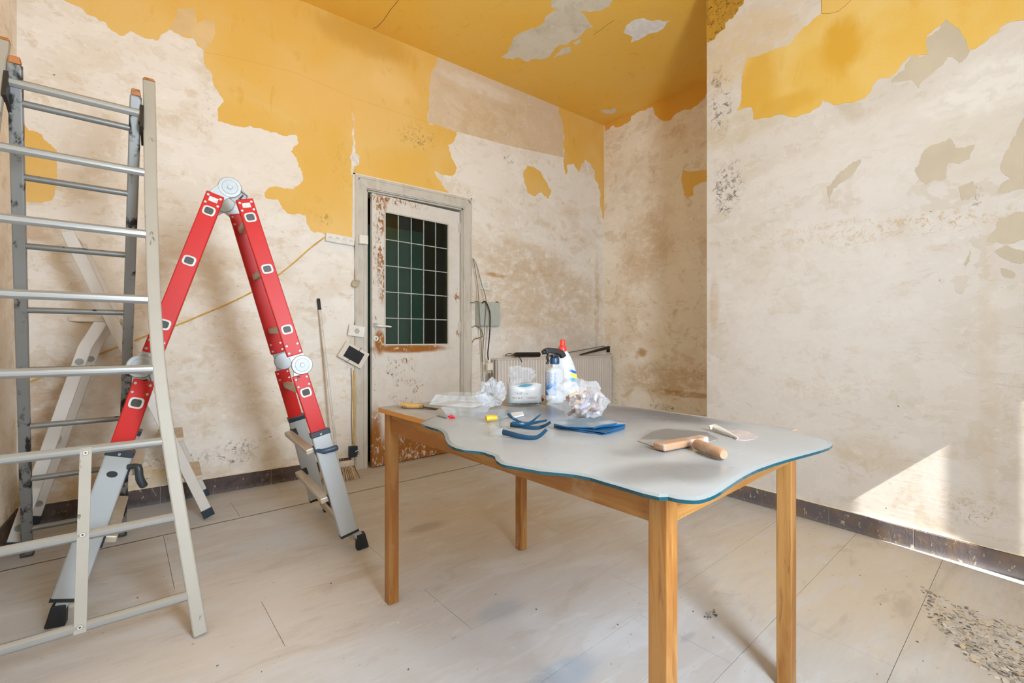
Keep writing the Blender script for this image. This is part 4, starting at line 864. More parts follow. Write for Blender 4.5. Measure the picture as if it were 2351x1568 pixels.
c = t.mix(t.step(n, 0.3, 0.62), C(166,165,164), C(154,150,146)); c = t.mix(t.step(z, ZTT-0.004, ZTT-0.0005), C(190,128,58), c)
m_tt = t.done(c, 0.5, 0, 0.4)
w = MB(); w.box((-TW-0.018, -TL, ZTT-0.020), (TW+0.010, TL+0.018, ZTT)); w.build('table_top', m_tt, table, bevel=0.002)

# wavy glass sheet
ZG = ZTT+0.0085
gp_ = [(966,970),(977,975.7),(995,981),(1006,984),(1014,988.5),(1019,994),(1021.5,1002),(1023.5,1009),(1029,1017.5),(1037,1022.5),(1046,1026.5),(1064,1031),(1085,1033),(1102.6,1034.6),(1113,1037),(1122.5,1040.7),(1131,1043),(1136,1046),(1137,1050),(1140,1055),(1150,1062.5),(1163,1066),(1181,1069),(1210,1074),(1241,1079.5),(1280,1083),(1319,1087),(1355,1094),(1388,1104),(1420,1113),(1453,1123),(1475,1129.5),(1496,1134.5),(1513,1138.5),(1524,1138),(1534,1137.5),(1543,1140),(1555,1142.5),(1573,1145),(1591,1146),(1605,1145.5),(1618,1142.5),(1630,1138.5),(1642,1133),(1655,1125.5),(1668,1116.5),(1690,1102),(1707,1091.5),(1725,1082),(1740,1075),(1757,1069),(1780,1061),(1807,1053),(1833,1046),(1858,1039.5),(1885,1032),(1903,1026),(1911,1020),(1912,1015.5),(1905,1011),(1889,1005.5),(1870,999.5),(1848,993.5),(1818,987),(1786,981.5),(1746,976),(1705,970),(1664,963.5),(1619,957),(1562,949),(1510,941.5),(1460,934.5),(1420,930.5),(1380,928),(1300,928),(1240,931),(1160,937),(1090,943),(1040,950),(1012,955),(1001,955.5),(988,958.5),(977,964)]
P = [onz(a, b, ZG) for a, b in gp_]
ctr = sum((p for p in P), Vector((0,0,0)))/len(P)
t = NT('dusty_glass'); n1 = t.noise(3.2, 6, 0.6, 0.5); n2 = t.noise(9, 6, 0.6, 0.4); ns = t.noise(4.5, 2, 0.4)
c = t.mix(t.step(ns, 0.35, 0.65), C(156,158,159), C(150,150,150))
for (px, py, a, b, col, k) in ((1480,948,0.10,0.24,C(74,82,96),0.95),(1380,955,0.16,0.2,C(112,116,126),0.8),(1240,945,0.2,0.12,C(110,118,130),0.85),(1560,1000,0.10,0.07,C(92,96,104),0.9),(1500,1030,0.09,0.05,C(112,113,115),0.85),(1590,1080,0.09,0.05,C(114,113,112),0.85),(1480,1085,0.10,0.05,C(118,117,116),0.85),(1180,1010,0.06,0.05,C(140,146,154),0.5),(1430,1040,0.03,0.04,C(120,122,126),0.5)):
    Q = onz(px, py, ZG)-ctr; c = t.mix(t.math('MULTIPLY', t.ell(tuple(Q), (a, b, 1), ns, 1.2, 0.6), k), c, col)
m_gt = t.done(c, t.math('ADD', t.math('MULTIPLY', ns, 0.3), 0.14), 0, 0.4)
m_ge = NT('glass_edge'); m_ge.b.inputs['Transmission Weight'].default_value = 0.15; m_ge = m_ge.done(C(18,70,82), 0.15, 0, 0.5)
m_gb = NT('glass_bevel').done(C(134,140,141), 0.4, 0, 0.3)
glass = thing('glass_sheet', 'thick dusty glass sheet with wavy teal edge lying on the pine table', 'glass top', tuple(ctr))
w = MB(); n = len(P); inner = []
for i, p in enumerate(P):
    d_ = (P[(i+1) % n]-P[i-1]).normalized(); nn = Vector((-d_.y, d_.x, 0)); 
    if nn.dot(ctr-p) < 0: nn = -nn
    inner.append(p+nn*0.010)
V = inner+[p-Vector((0,0,0.0022)) for p in P]+[p-Vector((0,0,0.0082)) for p in P]
w.add(V, [tuple(range(n))]); w.mi[-1] = 0
F1 = [(i, (i+1) % n, n+(i+1) % n, n+i) for i in range(n)]; w.cur = 2; w.add([], []); o0 = 0
w.f += F1; w.mi += [2]*n; w.f += [(n+i, n+(i+1) % n, 2*n+(i+1) % n, 2*n+i) for i in range(n)]; w.mi += [1]*n; w.f.append(tuple(range(3*n-1, 2*n-1, -1))); w.mi.append(0)
go = w.build('sheet', [m_gt, m_ge, m_gb], glass)
bmm = bmesh.new(); bmm.from_mesh(go.data); bmesh.ops.recalc_face_normals(bmm, faces=bmm.faces); bmm.to_mesh(go.data); bmm.free()

ZI = ZG+0.0003           # where things on the glass stand
Z0 = ZTT+0.0003          # where things on the bare table top stand
def up(px, py, z=ZI): return onz(px, py, z)
wood_h = worn('scraper_beech', C(158,122,94), C(172,158,148), 0.55, 0, (0.5, 0.62), 14)
steel = worn('dusty_steel', C(140,142,144), C(160,158,156), 0.35, 0.5, (0.48, 0.6), 10)
# --- wide scraper
P0 = up(1560,1010); scp = thing('wide_scraper', 'wide steel filling knife with dusty wooden T-handle lying on the glass', 'scraper', tuple(P0))
w = MB(); w.slab([up(1464,1013), up(1520,1033), up(1600,1024), up(1650,1009), up(1622,993), up(1530,985), up(1500,991)], (0,0,0.0015)); w.build('blade', steel, scp)
hz = ZI+0.0017
w = MB(); A_, B_ = up(1526,1038,hz), up(1628,1018,hz); dv = (B_-A_); sv = Vector((-dv.y, dv.x, 0)).normalized(); 
if sv.dot(up(1560,1000)-A_) < 0: sv = -sv
w.slab([A_, A_.lerp(B_, 0.42), A_.lerp(B_, 0.62)-sv*0.004, B_, B_+sv*0.026, A_+sv*0.034], (0,0,0.017)); w.build('handle_head', wood_h, scp, bevel=0.004)
g0_, g1_ = up(1600,1032,hz), up(1658,1056,hz)
w = MB(); dg = (g1_-g0_).normalized(); w.tube([g0_+Vector((0,0,0.012)), g0_.lerp(g1_, 0.3)+Vector((0,0,0.0125)), g1_+Vector((0,0,0.0125)), g1_+dg*0.006+Vector((0,0,0.0125))], [0.012, 0.0125, 0.0125, 0.009], 14); w.build('grip', wood_h, scp, smooth=True)
# --- small spatula
P0 = up(1685,998); sp2 = thing('small_spatula', 'small pointed spatula with pale handle lying on the glass beside the wide scraper', 'scraper', tuple(P0))
w = MB(); w.slab([up(1664,990), up(1700,988.5), up(1722,993), up(1739,1002), up(1730,1009.5), up(1712,1011.5), up(1690,1010)], (0,0,0.0012)); w.build('blade', plain('pinkish_steel', C(184,172,170), 0.45, 0.2), sp2)
w = MB(); w.tube([up(1629,990)+Vector((0,0,0.0105)), up(1640,990)+Vector((0,0,0.012)), up(1665,999)+Vector((0,0,0.008)), up(1694,1009)+Vector((0,0,0.004))], [0.006, 0.009, 0.0075, 0.002], 10, flat=0.8); w.build('handle', plain('pale_handle', C(196,192,182), 0.6), sp2, smooth=True)
# --- folded blue sheet
P0 = up(1350,980); blu = thing('folded_sheet', 'dark blue plastic sheet folded flat on the glass in front of the bag', 'plastic sheet', tuple(P0))
m_bl = worn('blue_sheet', C(20,74,112), C(110,130,146), 0.3, 0, (0.62, 0.72), 14, amt=0.5); m_bl2 = worn('blue_sheet_dusty', C(96,118,136), C(150,156,162), 0.4, 0, (0.45, 0.6), 10)
lay = [[(1271,981),(1330,992),(1385,999),(1402,996),(1434,985),(1420,975),(1345,966),(1300,972)], [(1272,979),(1340,988),(1390,995),(1436,981),(1425,974),(1350,964),(1310,968)], [(1271,977),(1300,981),(1363,984),(1425,978),(1437,975),(1415,972),(1380,965),(1340,961),(1305,967)]]
for i, L_ in enumerate(lay):
    zz = ZI+0.0065*i; w = MB(); pp = [up(a, b, zz) for a, b in L_]; n = len(pp)
    V = pp+[p+Vector((0,0,0.0045+0.0022*math.sin(k*2.1+i))) for k, p in enumerate(pp)]
    w.add(V, [tuple(range(n-1,-1,-1)), tuple(range(n, 2*n))]+[(k, (k+1) % n, n+(k+1) % n, n+k) for k in range(n)])
    if i == 2: w.mi[1] = 1
    o = w.build('fold', [m_bl, m_bl2] if i == 2 else m_bl, blu, bevel=0.0015)
    bmm = bmesh.new(); bmm.from_mesh(o.data); bmesh.ops.recalc_face_normals(bmm, faces=bmm.faces); bmm.to_mesh(o.data); bmm.free()
w = MB(); w.tube(smoothpts([tuple(up(1362,983,ZI+0.020)), tuple(up(1380,978,ZI+0.022)), tuple(up(1400,975,ZI+0.021)), tuple(up(1415,973,ZI+0.019))]), 0.003, 6); w.build('crease', m_bl, blu, smooth=True)
# --- two pairs of safety glasses
lens_m = clear('clear_lens', (0.96, 0.97, 0.97, 1), 0.05, 0.15, ior=1.07); tmp = plain('temple_blue', C(12,54,78), 0.35, spec=0.4)
def specs(lab, lens, arms, base):
    o = thing('safety_glasses', lab, 'glasses', tuple(base)); w = MB(); V = []; k = len(lens)
    for (a, b), h in lens: p = up(a, b); V += [p, p+Vector((0,0,h*0.75))]
    w.add(V, [(2*i, 2*i+2, 2*i+3, 2*i+1) for i in range(k-1)]); lo = w.build('lens', lens_m, o, smooth=True)
    so_ = lo.modifiers.new('thick', 'SOLIDIFY'); so_.thickness = 0.0016
    for pts, r in arms:
        w = MB(); q = smoothpts([tuple(up(a, b, ZI+h)) for a, b, h in pts], 5); m = len(q)
        w.tube(q, [0.72*r*(1.0-0.5*i/m) for i in range(m)], 8, flat=0.55, side=(0,0,1)); w.build('temple', tmp, o, smooth=True)
    return o
specs('pair of clear safety glasses with crossed blue temples lying near the screwdriver', [((1172,985),0.034),((1158,985),0.042),((1144,979),0.045),((1140,971),0.040),((1148,964),0.045),((1162,960),0.040)],
      [([(1172,975,0.012),(1195,978,0.010),(1222,982,0.007),(1240,981,0.009),(1253,976,0.018),(1264,969,0.028)], 0.0100), ([(1166,950,0.045),(1178,960,0.034),(1192,968,0.022),(1207,971,0.017),(1220,968,0.020),(1232,959,0.032),(1241,951,0.042)], 0.0062), ([(1176,972,0.020),(1205,974,0.017),(1235,969,0.015),(1255,965,0.013)], 0.0085)], up(1200,980))
specs('pair of clear safety glasses with one blue temple towards the wavy glass edge', [((1156,1003),0.032),((1142,1006),0.036),((1128,1003),0.038),((1122,995),0.036),((1130,988),0.036),((1146,985),0.034)],
      [([(1155,992,0.013),(1175,997,0.011),(1200,1003,0.007),(1225,1005,0.006),(1240,1000,0.012),(1255,986,0.028)], 0.0110)], up(1190,1003))
# --- screwdriver-like tool with yellow handle
P0 = up(1150,966); sd = thing('yellow_cutter', 'small cutter with yellow handle and grey blade lying on the glass', 'cutter', tuple(P0))
a, b = up(1116,969), up(1140,967); w = MB(); w.tube([a+Vector((0,0,0.010)), a.lerp(b, 0.2)+Vector((0,0,0.011)), b+Vector((0,0,0.010))], [0.009, 0.0105, 0.009], 12); w.build('handle', plain('yellow_handle', C(218,172,40), 0.35), sd, smooth=True)
c_ = up(1172,957); w = MB(); w.tube([b+Vector((0,0,0.008)), b.lerp(c_, 0.4)+Vector((0,0,0.007)), c_+Vector((0,0,0.004))], [0.007, 0.005, 0.003], 8, flat=0.6); w.build('shank', plain('shank_grey', C(150,150,148), 0.4, 0.4), sd, smooth=True)
w = MB(); w.slab([up(1176,962), up(1203,955), up(1201,948), up(1172,951)], (0,0,0.006)); tag(w.build('sharpening_stone', plain('stone_grey', C(196,198,200), 0.5), bevel=0.002), 'flat pale grey block lying on the glass behind the crossed safety glasses', 'block')
# --- paring knife with red tip, on bare top
P0 = onz(1030,958,Z0); kn = thing('red_tipped_knife', 'thin knife with red handle end lying beside the glass sheet edge', 'knife', tuple(up(1030,958)))
a, b = up(1006,955.5), up(1030,961); w = MB(); w.bar(a+Vector((0,0,0.002)), b+Vector((0,0,0.002)), (0,0,1), 0.003, 0.012); w.build('blade', steel, kn)
w = MB(); w.tube([b+Vector((0,0,0.004)), up(1036,960)+Vector((0,0,0.005)), up(1045,961)+Vector((0,0,0.003))], [0.005, 0.006, 0.002], 10); w.build('handle', plain('red_plastic', C(186,30,44), 0.35), kn, smooth=True)
# --- putty knife, wooden handle, on the bare table corner
P0 = onz(955,938,Z0); pk = thing('putty_knife', 'putty knife with worn wooden handle at the bare corner of the table', 'putty knife', tuple(P0))
a, b = onz(921,938,Z0), onz(972,939,Z0); w = MB(); w.tube([a+Vector((0,0,0.012)), a.lerp(b, 0.12)+Vector((0,0,0.0125)), a.lerp(b, 0.7)+Vector((0,0,0.011)), b+Vector((0,0,0.009))], [0.008, 0.0115, 0.010, 0.008], 12); w.build('handle', worn('old_handle', C(176,136,74), C(110,88,60), 0.5, 0, (0.5,0.6), 20), pk, smooth=True)
e = onz(1004,941,Z0); w = MB(); w.bar(b+Vector((0,0,0.007)), e+Vector((0,0,0.003)), (0,0,1), 0.004, 0.014, 0.0015, 0.022); w.build('blade', plain('blade_dark', C(66,64,62), 0.4, 0.5), pk)
# --- clear clamshell packaging
cl_m = clear('clear_packaging', (0.93, 0.95, 0.97, 1), 0.16, 0.08, ior=1.2)
def tray(w, c4, h, n=7, lip=0.008, taper=0.8):
    """open ribbed tray standing on four floor points"""
    c4 = [Vector(p) for p in c4]; mid = sum(c4, Vector((0,0,0)))/4; ring = []
    for i in range(4):
        for k in range(n): 
            p = c4[i].lerp(c4[(i+1) % 4], k/n); q = 1.0-0.05*(k % 2); ring.append(mid+(p-mid)*q)
    m = len(ring); V = [mid+(p-mid)*taper for p in ring]+[p+Vector((0,0,h)) for p in ring]+[p+(p-mid).normalized()*lip+Vector((0,0,h)) for p in ring]
    F = [tuple(range(m-1,-1,-1))]+[(k, (k+1) % m, m+(k+1) % m, m+k) for k in range(m)]+[(m+k, m+(k+1) % m, 2*m+(k+1) % m, 2*m+k) for k in range(m)]
    w.add(V, F)
P0 = up(1060,950); cs = thing('clear_clamshell', 'open clear plastic clamshell packaging on the table beside the putty knife', 'packaging', tuple(P0))
w = MB(); tray(w, [up(1012,953,ZI), up(1082,960,ZI), up(1130,945,ZI), up(1062,941,ZI)], 0.026); w.build('lower_shell', cl_m, cs)
w = MB(); tray(w, [up(986,925,ZI+0.034), up(1085,932,ZI+0.034), up(1128,921,ZI+0.034), up(1036,916,ZI+0.034)], -0.0001, 9, 0.012, 0.86)
cc = [up(986,925,ZI+0.034), up(1085,932,ZI+0.034), up(1128,921,ZI+0.034), up(1036,916,ZI+0.034)]; w = MB()
md = sum(cc, Vector((0,0,0)))/4; low = [p+Vector((0,0,-0.004)) for p in cc]; top_ = [md+(p-md)*0.8+Vector((0,0,0.03)) for p in cc]
ring0, ring1 = [], []
for i in range(4):
    for k in range(8):
        q = 1-0.07*(k % 2); ring0.append(md+(low[i].lerp(low[(i+1) % 4], k/8)-md)*1.0); ring1.append(md+(top_[i].lerp(top_[(i+1) % 4], k/8)-md)*q)
m = len(ring0); w.add(ring0+ring1, [tuple(range(2*m-1, m-1, -1))]+[(k, (k+1) % m, m+(k+1) % m, m+k) for k in range(m)]); w.build('upper_shell', cl_m, cs)
w = MB(); w.tube([p+Vector((0,0,-0.004)) for p in cc]+[cc[0]+Vector((0,0,-0.004))], 0.0018, 6); w.build('shell_rim', cl_m, cs)
# --- crumpled clear bag, and a bag of plugs
def blob(c, r, seed, amp=0.35, freq=2.6, n=26, m=16, flatbottom=True, pinch=None):
    c = Vector(c); V = []; F = []; r = Vector(r)
    for j in range(m+1):
        ph = math.pi*j/m
        for i in range(n):
            th = 2*math.pi*i/n; d = Vector((math.sin(ph)*math.cos(th), math.sin(ph)*math.sin(th), math.cos(ph)))
            k = 1+amp*mnoise.noise(d*freq+Vector((seed, seed*2, seed*3)))+amp*0.45*mnoise.noise(d*freq*3+Vector((seed*5, 1, 2)))
            p = Vector((d.x*r.x*k, d.y*r.y*k, d.z*r.z*k)); q = c+p
            if flatbottom and q.z < c.z-r.z*0.86: q.z = c.z-r.z*0.86
            V.append(q)
    for j in range(m):
        for i in range(n): F.append((j*n+i, j*n+(i+1) % n, (j+1)*n+(i+1) % n, (j+1)*n+i))
    return V, F
bag_m = clear('crumpled_film', (0.9, 0.92, 0.95, 1), 0.22, 0.14, crumple=0.6, ior=1.22)
p = up(1136,934); w = MB(); V, F = blob(p+Vector((0.0,0.02,0.046)), (0.054,0.044,0.050), 3.3, 0.5, 2.4, 40, 24); w.add(V, F); tag(w.build('crumpled_bag', bag_m, smooth=False), 'crumpled clear plastic bag between the clamshell and the white wipes pack', 'plastic bag')
p = up(1352,963); bagt = thing('plug_bag', 'clear plastic bag full of beige and brown wooden plugs on the table', 'plastic bag', tuple(p))
c0 = p+Vector((0.012,0.045,0.058)); w = MB(); V, F = blob(c0, (0.066,0.085,0.060), 8.1, 0.35, 2.2, 40, 24)
V = [v+Vector((-0.03, 0.02, 0.012))*max(0, (v.y-c0.y)/0.085) for v in V]; w.add(V, F); w.build('film', clear('bag_film', (0.92, 0.93, 0.95, 1), 0.22, 0.22, crumple=0.3, ior=1.06), bagt, smooth=True)
rr = random.Random(5); w = MB()
for i in range(60):
    d_ = Vector((rr.gauss(0,1), rr.gauss(0,1), rr.gauss(0,0.5))).normalized(); q = c0+Vector((rr.uniform(-0.040,0.040), rr.uniform(-0.058,0.03), rr.uniform(-0.042,0.022)))
    w.cur = rr.choice((0,0,0,1,1,2,3)); w.tube([q-d_*0.017, q+d_*0.017], 0.0058, 7)
o = w.build('plugs', [plain('plug_beige', C(186,154,124), 0.6), plain('plug_brown', C(136,84,66), 0.6), plain('plug_white', C(196,188,184), 0.5), plain('plug_mauve', C(128,106,130), 0.6)], bagt); o['kind'] = 'stuff'
# --- wipes pack
p = up(1206,931); wp = thing('wipes_pack', 'white soft pack of wipes with teal lower edge standing behind the safety glasses', 'tissue pack', tuple(p))
yw = math.radians(-32); uxw = Vector((math.cos(yw), math.sin(yw), 0)); uyw = Vector((-math.sin(yw), math.cos(yw), 0))
t = NT('pack_print'); s_ = t.sep(); z = s_[2]; n_ = t.noise(30, 4)
du = t.N.new('ShaderNodeVectorMath'); du.operation = 'DOT_PRODUCT'; t.put(du.inputs[0], t.co()); du.inputs[1].default_value = tuple(uxw); u_ = du.outputs['Value']
c = t.mix(n_, C(180,180,180), C(170,170,170))
band = lambda v, a, b: t.math('MULTIPLY', t.math('GREATER_THAN', v, a), t.math('LESS_THAN', v, b))
bt = t.math('LESS_THAN', z, 0.009)
c = t.mix(t.math('MULTIPLY', bt, t.step(t.noise(22, 2, 0.5, 0, t.scaled((3, 3, 0.2))), 0.42, 0.5)), c, C(54,134,150))
for (z0_, z1_, u0_, u1_) in ((0.044,0.051,-0.050,0.012),(0.027,0.033,-0.050,-0.012),(0.027,0.035,-0.002,0.045)):
    k = t.math('MULTIPLY', t.math('MULTIPLY', band(z, z0_, z1_), band(u_, u0_, u1_)), t.step(t.noise(260, 2, 0.6, 0, t.scaled((1, 1, 0.35))), 0.46, 0.54)); c = t.mix(t.math('MULTIPLY', k, 0.9), c, C(140,116,92))
t.bump(t.noise(25, 3, 0.5, 0.6), 0.25, 0.006)
w = MB(); nx, nz = 14, 9; V = []; F = []
for sgn in (-1, 1):
    for j in range(nz+1):
        for i in range(nx+1):
            u, v = i/nx*2-1, j/nz; th = 0.034*(1-abs(u)**5)*(1-abs(v*2-1)**6*0.7)+0.002
            V.append(p+uyw*0.03+uxw*(u*0.068)+uyw*(sgn*th)+Vector((0,0,0.001+v*0.082+0.004*math.sin(u*5+sgn)*v)))
n1_ = (nx+1)*(nz+1)
for j in range(nz):
    for i in range(nx):
        a = j*(nx+1)+i; F.append((a, a+1, a+nx+2, a+nx+1)); a += n1_; F.append((a+nx+1, a+nx+2, a+1, a))
for i in range(nx): F += [(i+1, i, n1_+i, n1_+i+1), (nz*(nx+1)+i, nz*(nx+1)+i+1, n1_+nz*(nx+1)+i+1, n1_+nz*(nx+1)+i)]
for j in range(nz): F += [(j*(nx+1), (j+1)*(nx+1), n1_+(j+1)*(nx+1), n1_+j*(nx+1)), ((j+1)*(nx+1)+nx, j*(nx+1)+nx, n1_+j*(nx+1)+nx, n1_+(j+1)*(nx+1)+nx)]
w.add(V, F); pko = w.build('pack', t.done(c, 0.35, 0, 0.5), wp, smooth=True)
fp = p+uyw*0.03-uyw*0.028; w = MB(); q = lambda u, z: fp+uxw*u+Vector((0,0,z))-uyw*0.001
w.slab([q(-0.03,0.074), q(0.0,0.071), q(0.02,0.076), q(0.032,0.083), q(0.012,0.083), q(0.0,0.0845), q(-0.012,0.081)], -uyw*0.0012); w.build('printed_arrow', plain('print_teal', C(48,112,132), 0.4), pko)
w = MB(); V, F = blob(p+uyw*0.03+Vector((-0.01,0,0.116)), (0.060,0.03,0.033), 5.7, 0.5, 2.2, 30, 16, False); w.add(V, F); w.build('film_flap', clear('pack_film', (0.93,0.94,0.96,1), 0.12, 0.12, crumple=0.4, ior=1.15), wp)
# --- spray bottle with black trigger
p = up(1277,927)+Vector((0.01,0.02,0)); sb = thing('spray_bottle', 'white spray bottle with blue label and black trigger head on the table', 'bottle', tuple(p))
t = NT('spray_label'); zz = t.sep()[2]; yv = t.sep()[1]; xv = t.sep()[0]
dr = t.N.new('ShaderNodeVectorMath'); dr.operation = 'DOT_PRODUCT'; t.put(dr.inputs[0], t.co()); dr.inputs[1].default_value = tuple(_r)
df_ = t.N.new('ShaderNodeVectorMath'); df_.operation = 'DOT_PRODUCT'; t.put(df_.inputs[0], t.co()); df_.inputs[1].default_value = tuple(_f)
lab = t.math('MULTIPLY', t.math('MULTIPLY', t.math('GREATER_THAN', zz, 0.022), t.math('LESS_THAN', zz, 0.125)), t.math('MULTIPLY', t.math('LESS_THAN', dr.outputs['Value'], 0.004), t.math('LESS_THAN', df_.outputs['Value'], 0.006)))
lc = t.mix(t.step(zz, 0.05, 0.10), C(30,116,182), C(150,158,176)); lc = t.mix(t.math('MULTIPLY', t.step(t.noise(180, 3), 0.58, 0.62), 0.5), lc, C(230,236,240))
lc = t.mix(t.math('LESS_THAN', zz, 0.034), lc, C(206,212,216))
c = t.mix(lab, C(176,177,178), lc)
rotb = math.radians(-22)
w = MB(); w.lathe([(0.030,0),(0.036,0.004),(0.037,0.02),(0.037,0.124),(0.035,0.133),(0.026,0.141),(0.0145,0.147),(0.0145,0.165)], p, 28, 1.0, 0.66, 4); w.build('body', t.done(c, 0.3, 0, 0.5), sb, smooth=True)
nb = plain('navy_collar', C(30,58,84), 0.35); w = MB(); w.lathe([(0.0185,0.158),(0.019,0.160),(0.019,0.180),(0.016,0.184)], p, 20); w.build('collar', nb, sb, smooth=True)
hd_ = -_r*0.9-_f*0.43; hd_ = Vector((hd_.x, hd_.y, 0)).normalized()
w = MB(); w.bar(p+Vector((0,0,0.184)), p+Vector((0,0,0.196)), hd_, 0.030, 0.026); w.path([p-hd_*0.040+Vector((0,0,0.184)), p-hd_*0.030+Vector((0,0,0.202)), p-hd_*0.006+Vector((0,0,0.209)), p+hd_*0.030+Vector((0,0,0.212)), p+hd_*0.046+Vector((0,0,0.207))], hd_.cross(Vector((0,0,1))), 0.026, 0.022); hb = w.build('trigger_head', blk, sb, bevel=0.004)
w = MB(); w.path([p+hd_*0.030+Vector((0,0,0.198)), p+hd_*0.034+Vector((0,0,0.182)), p+hd_*0.029+Vector((0,0,0.170)), p+hd_*0.036+Vector((0,0,0.158))], hd_.cross(Vector((0,0,1))), 0.014, 0.007); w.build('trigger', blk, hb, bevel=0.002)
w = MB(); w.cyl(p+hd_*0.046+Vector((0,0,0.206)), p+hd_*0.056+Vector((0,0,0.205)), 0.009, n=12); w.build('nozzle', blk, hb, smooth=True)
# --- white bottle with red cap
p = onz(1302,918,Z0)+Vector((0.0,0.0,0)); p.z = Z0; rb = thing('red_cap_bottle', 'white cleaner bottle with red nozzle cap behind the black-trigger spray bottle', 'bottle', tuple(p))
prof = [(0.034,0),(0.044,0.004),(0.047,0.03),(0.046,0.09),(0.041,0.14),(0.032,0.18),(0.021,0.208),(0.016,0.216)]
t = NT('cleaner_label'); zz, = (t.sep()[2],); c = C(182,183,184); lab = None
sidev = t.N.new('ShaderNodeVectorMath'); sidev.operation = 'DOT_PRODUCT'; t.put(sidev.inputs[0], t.co()); sidev.inputs[1].default_value = tuple(_r); sv_ = sidev.outputs['Value']
wob = t.math('ADD', zz, t.math('MULTIPLY', sv_, 0.35))
bnd = lambda a, b: t.math('MULTIPLY', t.math('MULTIPLY', t.math('GREATER_THAN', wob, a), t.math('LESS_THAN', wob, b)), t.math('GREATER_THAN', sv_, 0.006))
c = t.mix(bnd(0.128,0.139), c, C(30,92,170)); c = t.mix(bnd(0.108,0.127), c, C(228,214,84)); c = t.mix(bnd(0.092,0.106), c, C(36,152,196)); c = t.mix(bnd(0.078,0.092), c, C(206,200,222)); c = t.mix(bnd(0.03,0.05), c, C(228,226,170))
w = MB(); w.lathe(prof, (0,0,0), 28, 1.12, 0.68, 2.6)
w.v = [Matrix.Rotation(ANG-math.pi/2, 3, 'Z') @ (v+Vector((-0.020*(v.z/0.216)**1.5, 0, 0)))+p for v in w.v]; w.build('body', t.done(c, 0.3, 0, 0.5), rb, smooth=True)
rc = plain('red_cap', C(222,52,34), 0.35); off = Matrix.Rotation(ANG-math.pi/2, 3, 'Z') @ Vector((-0.020,0,0))
w = MB(); w.lathe([(0.0165,0.212),(0.0185,0.214),(0.0185,0.228),(0.014,0.234),(0.0115,0.238),(0.011,0.258),(0.008,0.264),(0.0055,0.265)], p+off, 20); cpo = w.build('cap', rc, rb, smooth=True)
w = MB(); w.lathe([(0.0135,0.2345),(0.0138,0.237),(0.0125,0.238)], p+off, 20); w.build('cap_ring', plain('red_dark', C(188,36,26), 0.4), cpo, smooth=True)
p = up(1247,922); w = MB(); V, F = blob(p+Vector((0,0.015,0.009)), (0.014,0.012,0.010), 2.2, 0.3, 2, 16, 10); w.add(V, F); tag(w.build('red_bottle_cap', plain('dull_red', C(150,72,62), 0.5), smooth=True), 'small dull red cap between the wipes pack and the spray bottle', 'cap')

# ================================================================== LITTER ON THE FLOOR
rr = random.Random(11)
def flake(w, c, s, tilt, h=0.0012):
    n = rr.choice((4, 5, 5, 6)); a0 = rr.uniform(0, 6.28); ax = Vector((math.cos(a0), math.sin(a0), 0)); M = Matrix.Rotation(tilt, 3, ax)
    el = rr.uniform(0.4, 1.0); a1 = rr.uniform(0, 6.28)
    pts = []
    for k in range(n):
        t = 2*math.pi*k/n+rr.uniform(-.3, .3); r = s*rr.uniform(0.6, 1.0); q = Vector((math.cos(t)*r, math.sin(t)*r*el, 0)); q = Matrix.Rotation(a1, 3, 'Z') @ q; pts.append(M @ q)
    lo = min(p.z for p in pts); pts = [p+Vector((c[0], c[1], c[2]-lo)) for p in pts]
    w.slab(pts, (0, 0, h))
def inside(p, poly):
    c = False; j = len(poly)-1
    for i in range(len(poly)):
        if (poly[i][1] > p[1]) != (poly[j][1] > p[1]) and p[0] < (poly[j][0]-poly[i][0])*(p[1]-poly[i][1])/(poly[j][1]-poly[i][1])+poly[i][0]: c = not c
        j = i
    return c
fl_m = [plain('flake_grey', C(160,156,150), 0.8), plain('flake_dark', C(104,98,92), 0.8), plain('flake_cream', C(200,193,182), 0.8), plain('flake_tan', C(204,184,154), 0.8), plain('flake_mid', C(188,180,170), 0.8)]
poly = [(2112,1345),(2150,1362),(2185,1385),(2225,1395),(2270,1418),(2351,1432),(2440,1450),(2470,1600),(2330,1580),(2262,1545),(2200,1492),(2150,1440),(2130,1412),(2122,1385)]
w = MB(); k = 0
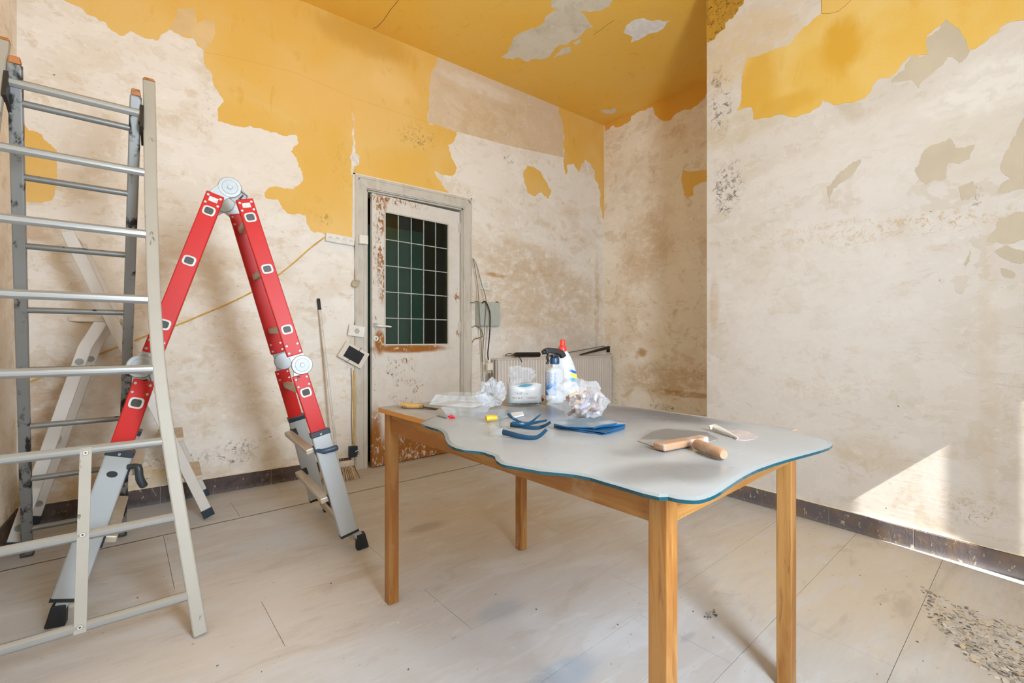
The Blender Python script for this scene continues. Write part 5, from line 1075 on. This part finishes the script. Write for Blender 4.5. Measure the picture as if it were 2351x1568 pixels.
while k < 1700:
    q = (rr.uniform(2090,2470), rr.uniform(1340,1600))
    if not inside(q, poly): continue
    e = min(abs(q[1]-(1412+0.68*(q[0]-2130))), 60)      # denser along the swept edge
    if rr.random() > 0.25+0.75*math.exp(-e/28): continue
    p = onz(*q); s = rr.choice((0.002,0.003,0.003,0.004,0.005,0.007,0.010,0.014))*rr.uniform(0.7,1.2)
    w.cur = rr.choice((0,0,1,1,2,2,3,4,4)) if s < 0.012 else rr.choice((2,4,4,3,0)); flake(w, (p.x, p.y, 0.0), s, rr.uniform(0, 0.35), 0.0008); k += 1
pile = w.build('paint_debris', fl_m); pile['kind'] = 'stuff'; tag(pile, 'swept pile of grey and cream paint flakes on the floor near the right wall', 'debris')
w = MB()
for i in range(420):
    q = (rr.uniform(0, 2351), rr.uniform(1090, 1568)); p = onz(*q)
    if inside(q, poly): continue
    if not (XL+0.05 < p.x < XR-0.05 and p.y < YB-0.05): continue
    w.cur = rr.choice((1,2,2,2,2,0)); flake(w, (p.x, p.y, 0), rr.choice((0.002,0.002,0.003,0.003,0.004,0.006)), 0.1, 0.001)
for (px, py, s, c) in ((727,1201,0.008,2),(743,1203,0.007,2),(748,1224,0.005,2),(960,1396,0.006,2),(970,1392,0.007,2),(985,1360,0.006,2),(590,1226,0.005,2),(1160,1250,0.004,2),(870,1385,0.014,2),(886,1390,0.006,2),(1330,1410,0.005,2),(2195,1285,0.012,1)):
    p = onz(px, py); w.cur = c; flake(w, (p.x, p.y, 0), s, 0.15, 0.0015)
cr = w.build('paint_chips', fl_m); cr['kind'] = 'stuff'; tag(cr, 'small white and dark paint chips scattered over the floor boards', 'debris')
p = onz(1632, 1412); w = MB()
for i in range(26): w.cur = rr.choice((0,1,1,4)); flake(w, (p.x+rr.gauss(0,0.016), p.y+rr.gauss(0,0.007), rr.uniform(0,0.003)), rr.uniform(0.003,0.009), rr.uniform(0,.5))
dc = w.build('plaster_crumb', [fl_m[0], plain('crumb_blue', C(90,98,100), 0.8), fl_m[2], fl_m[3], fl_m[4]]); dc['kind'] = 'stuff'; tag(dc, 'small heap of grey plaster crumbs on the floor under the table', 'debris')

for o in bpy.data.objects:
    if '_o' in o: del o['_o']
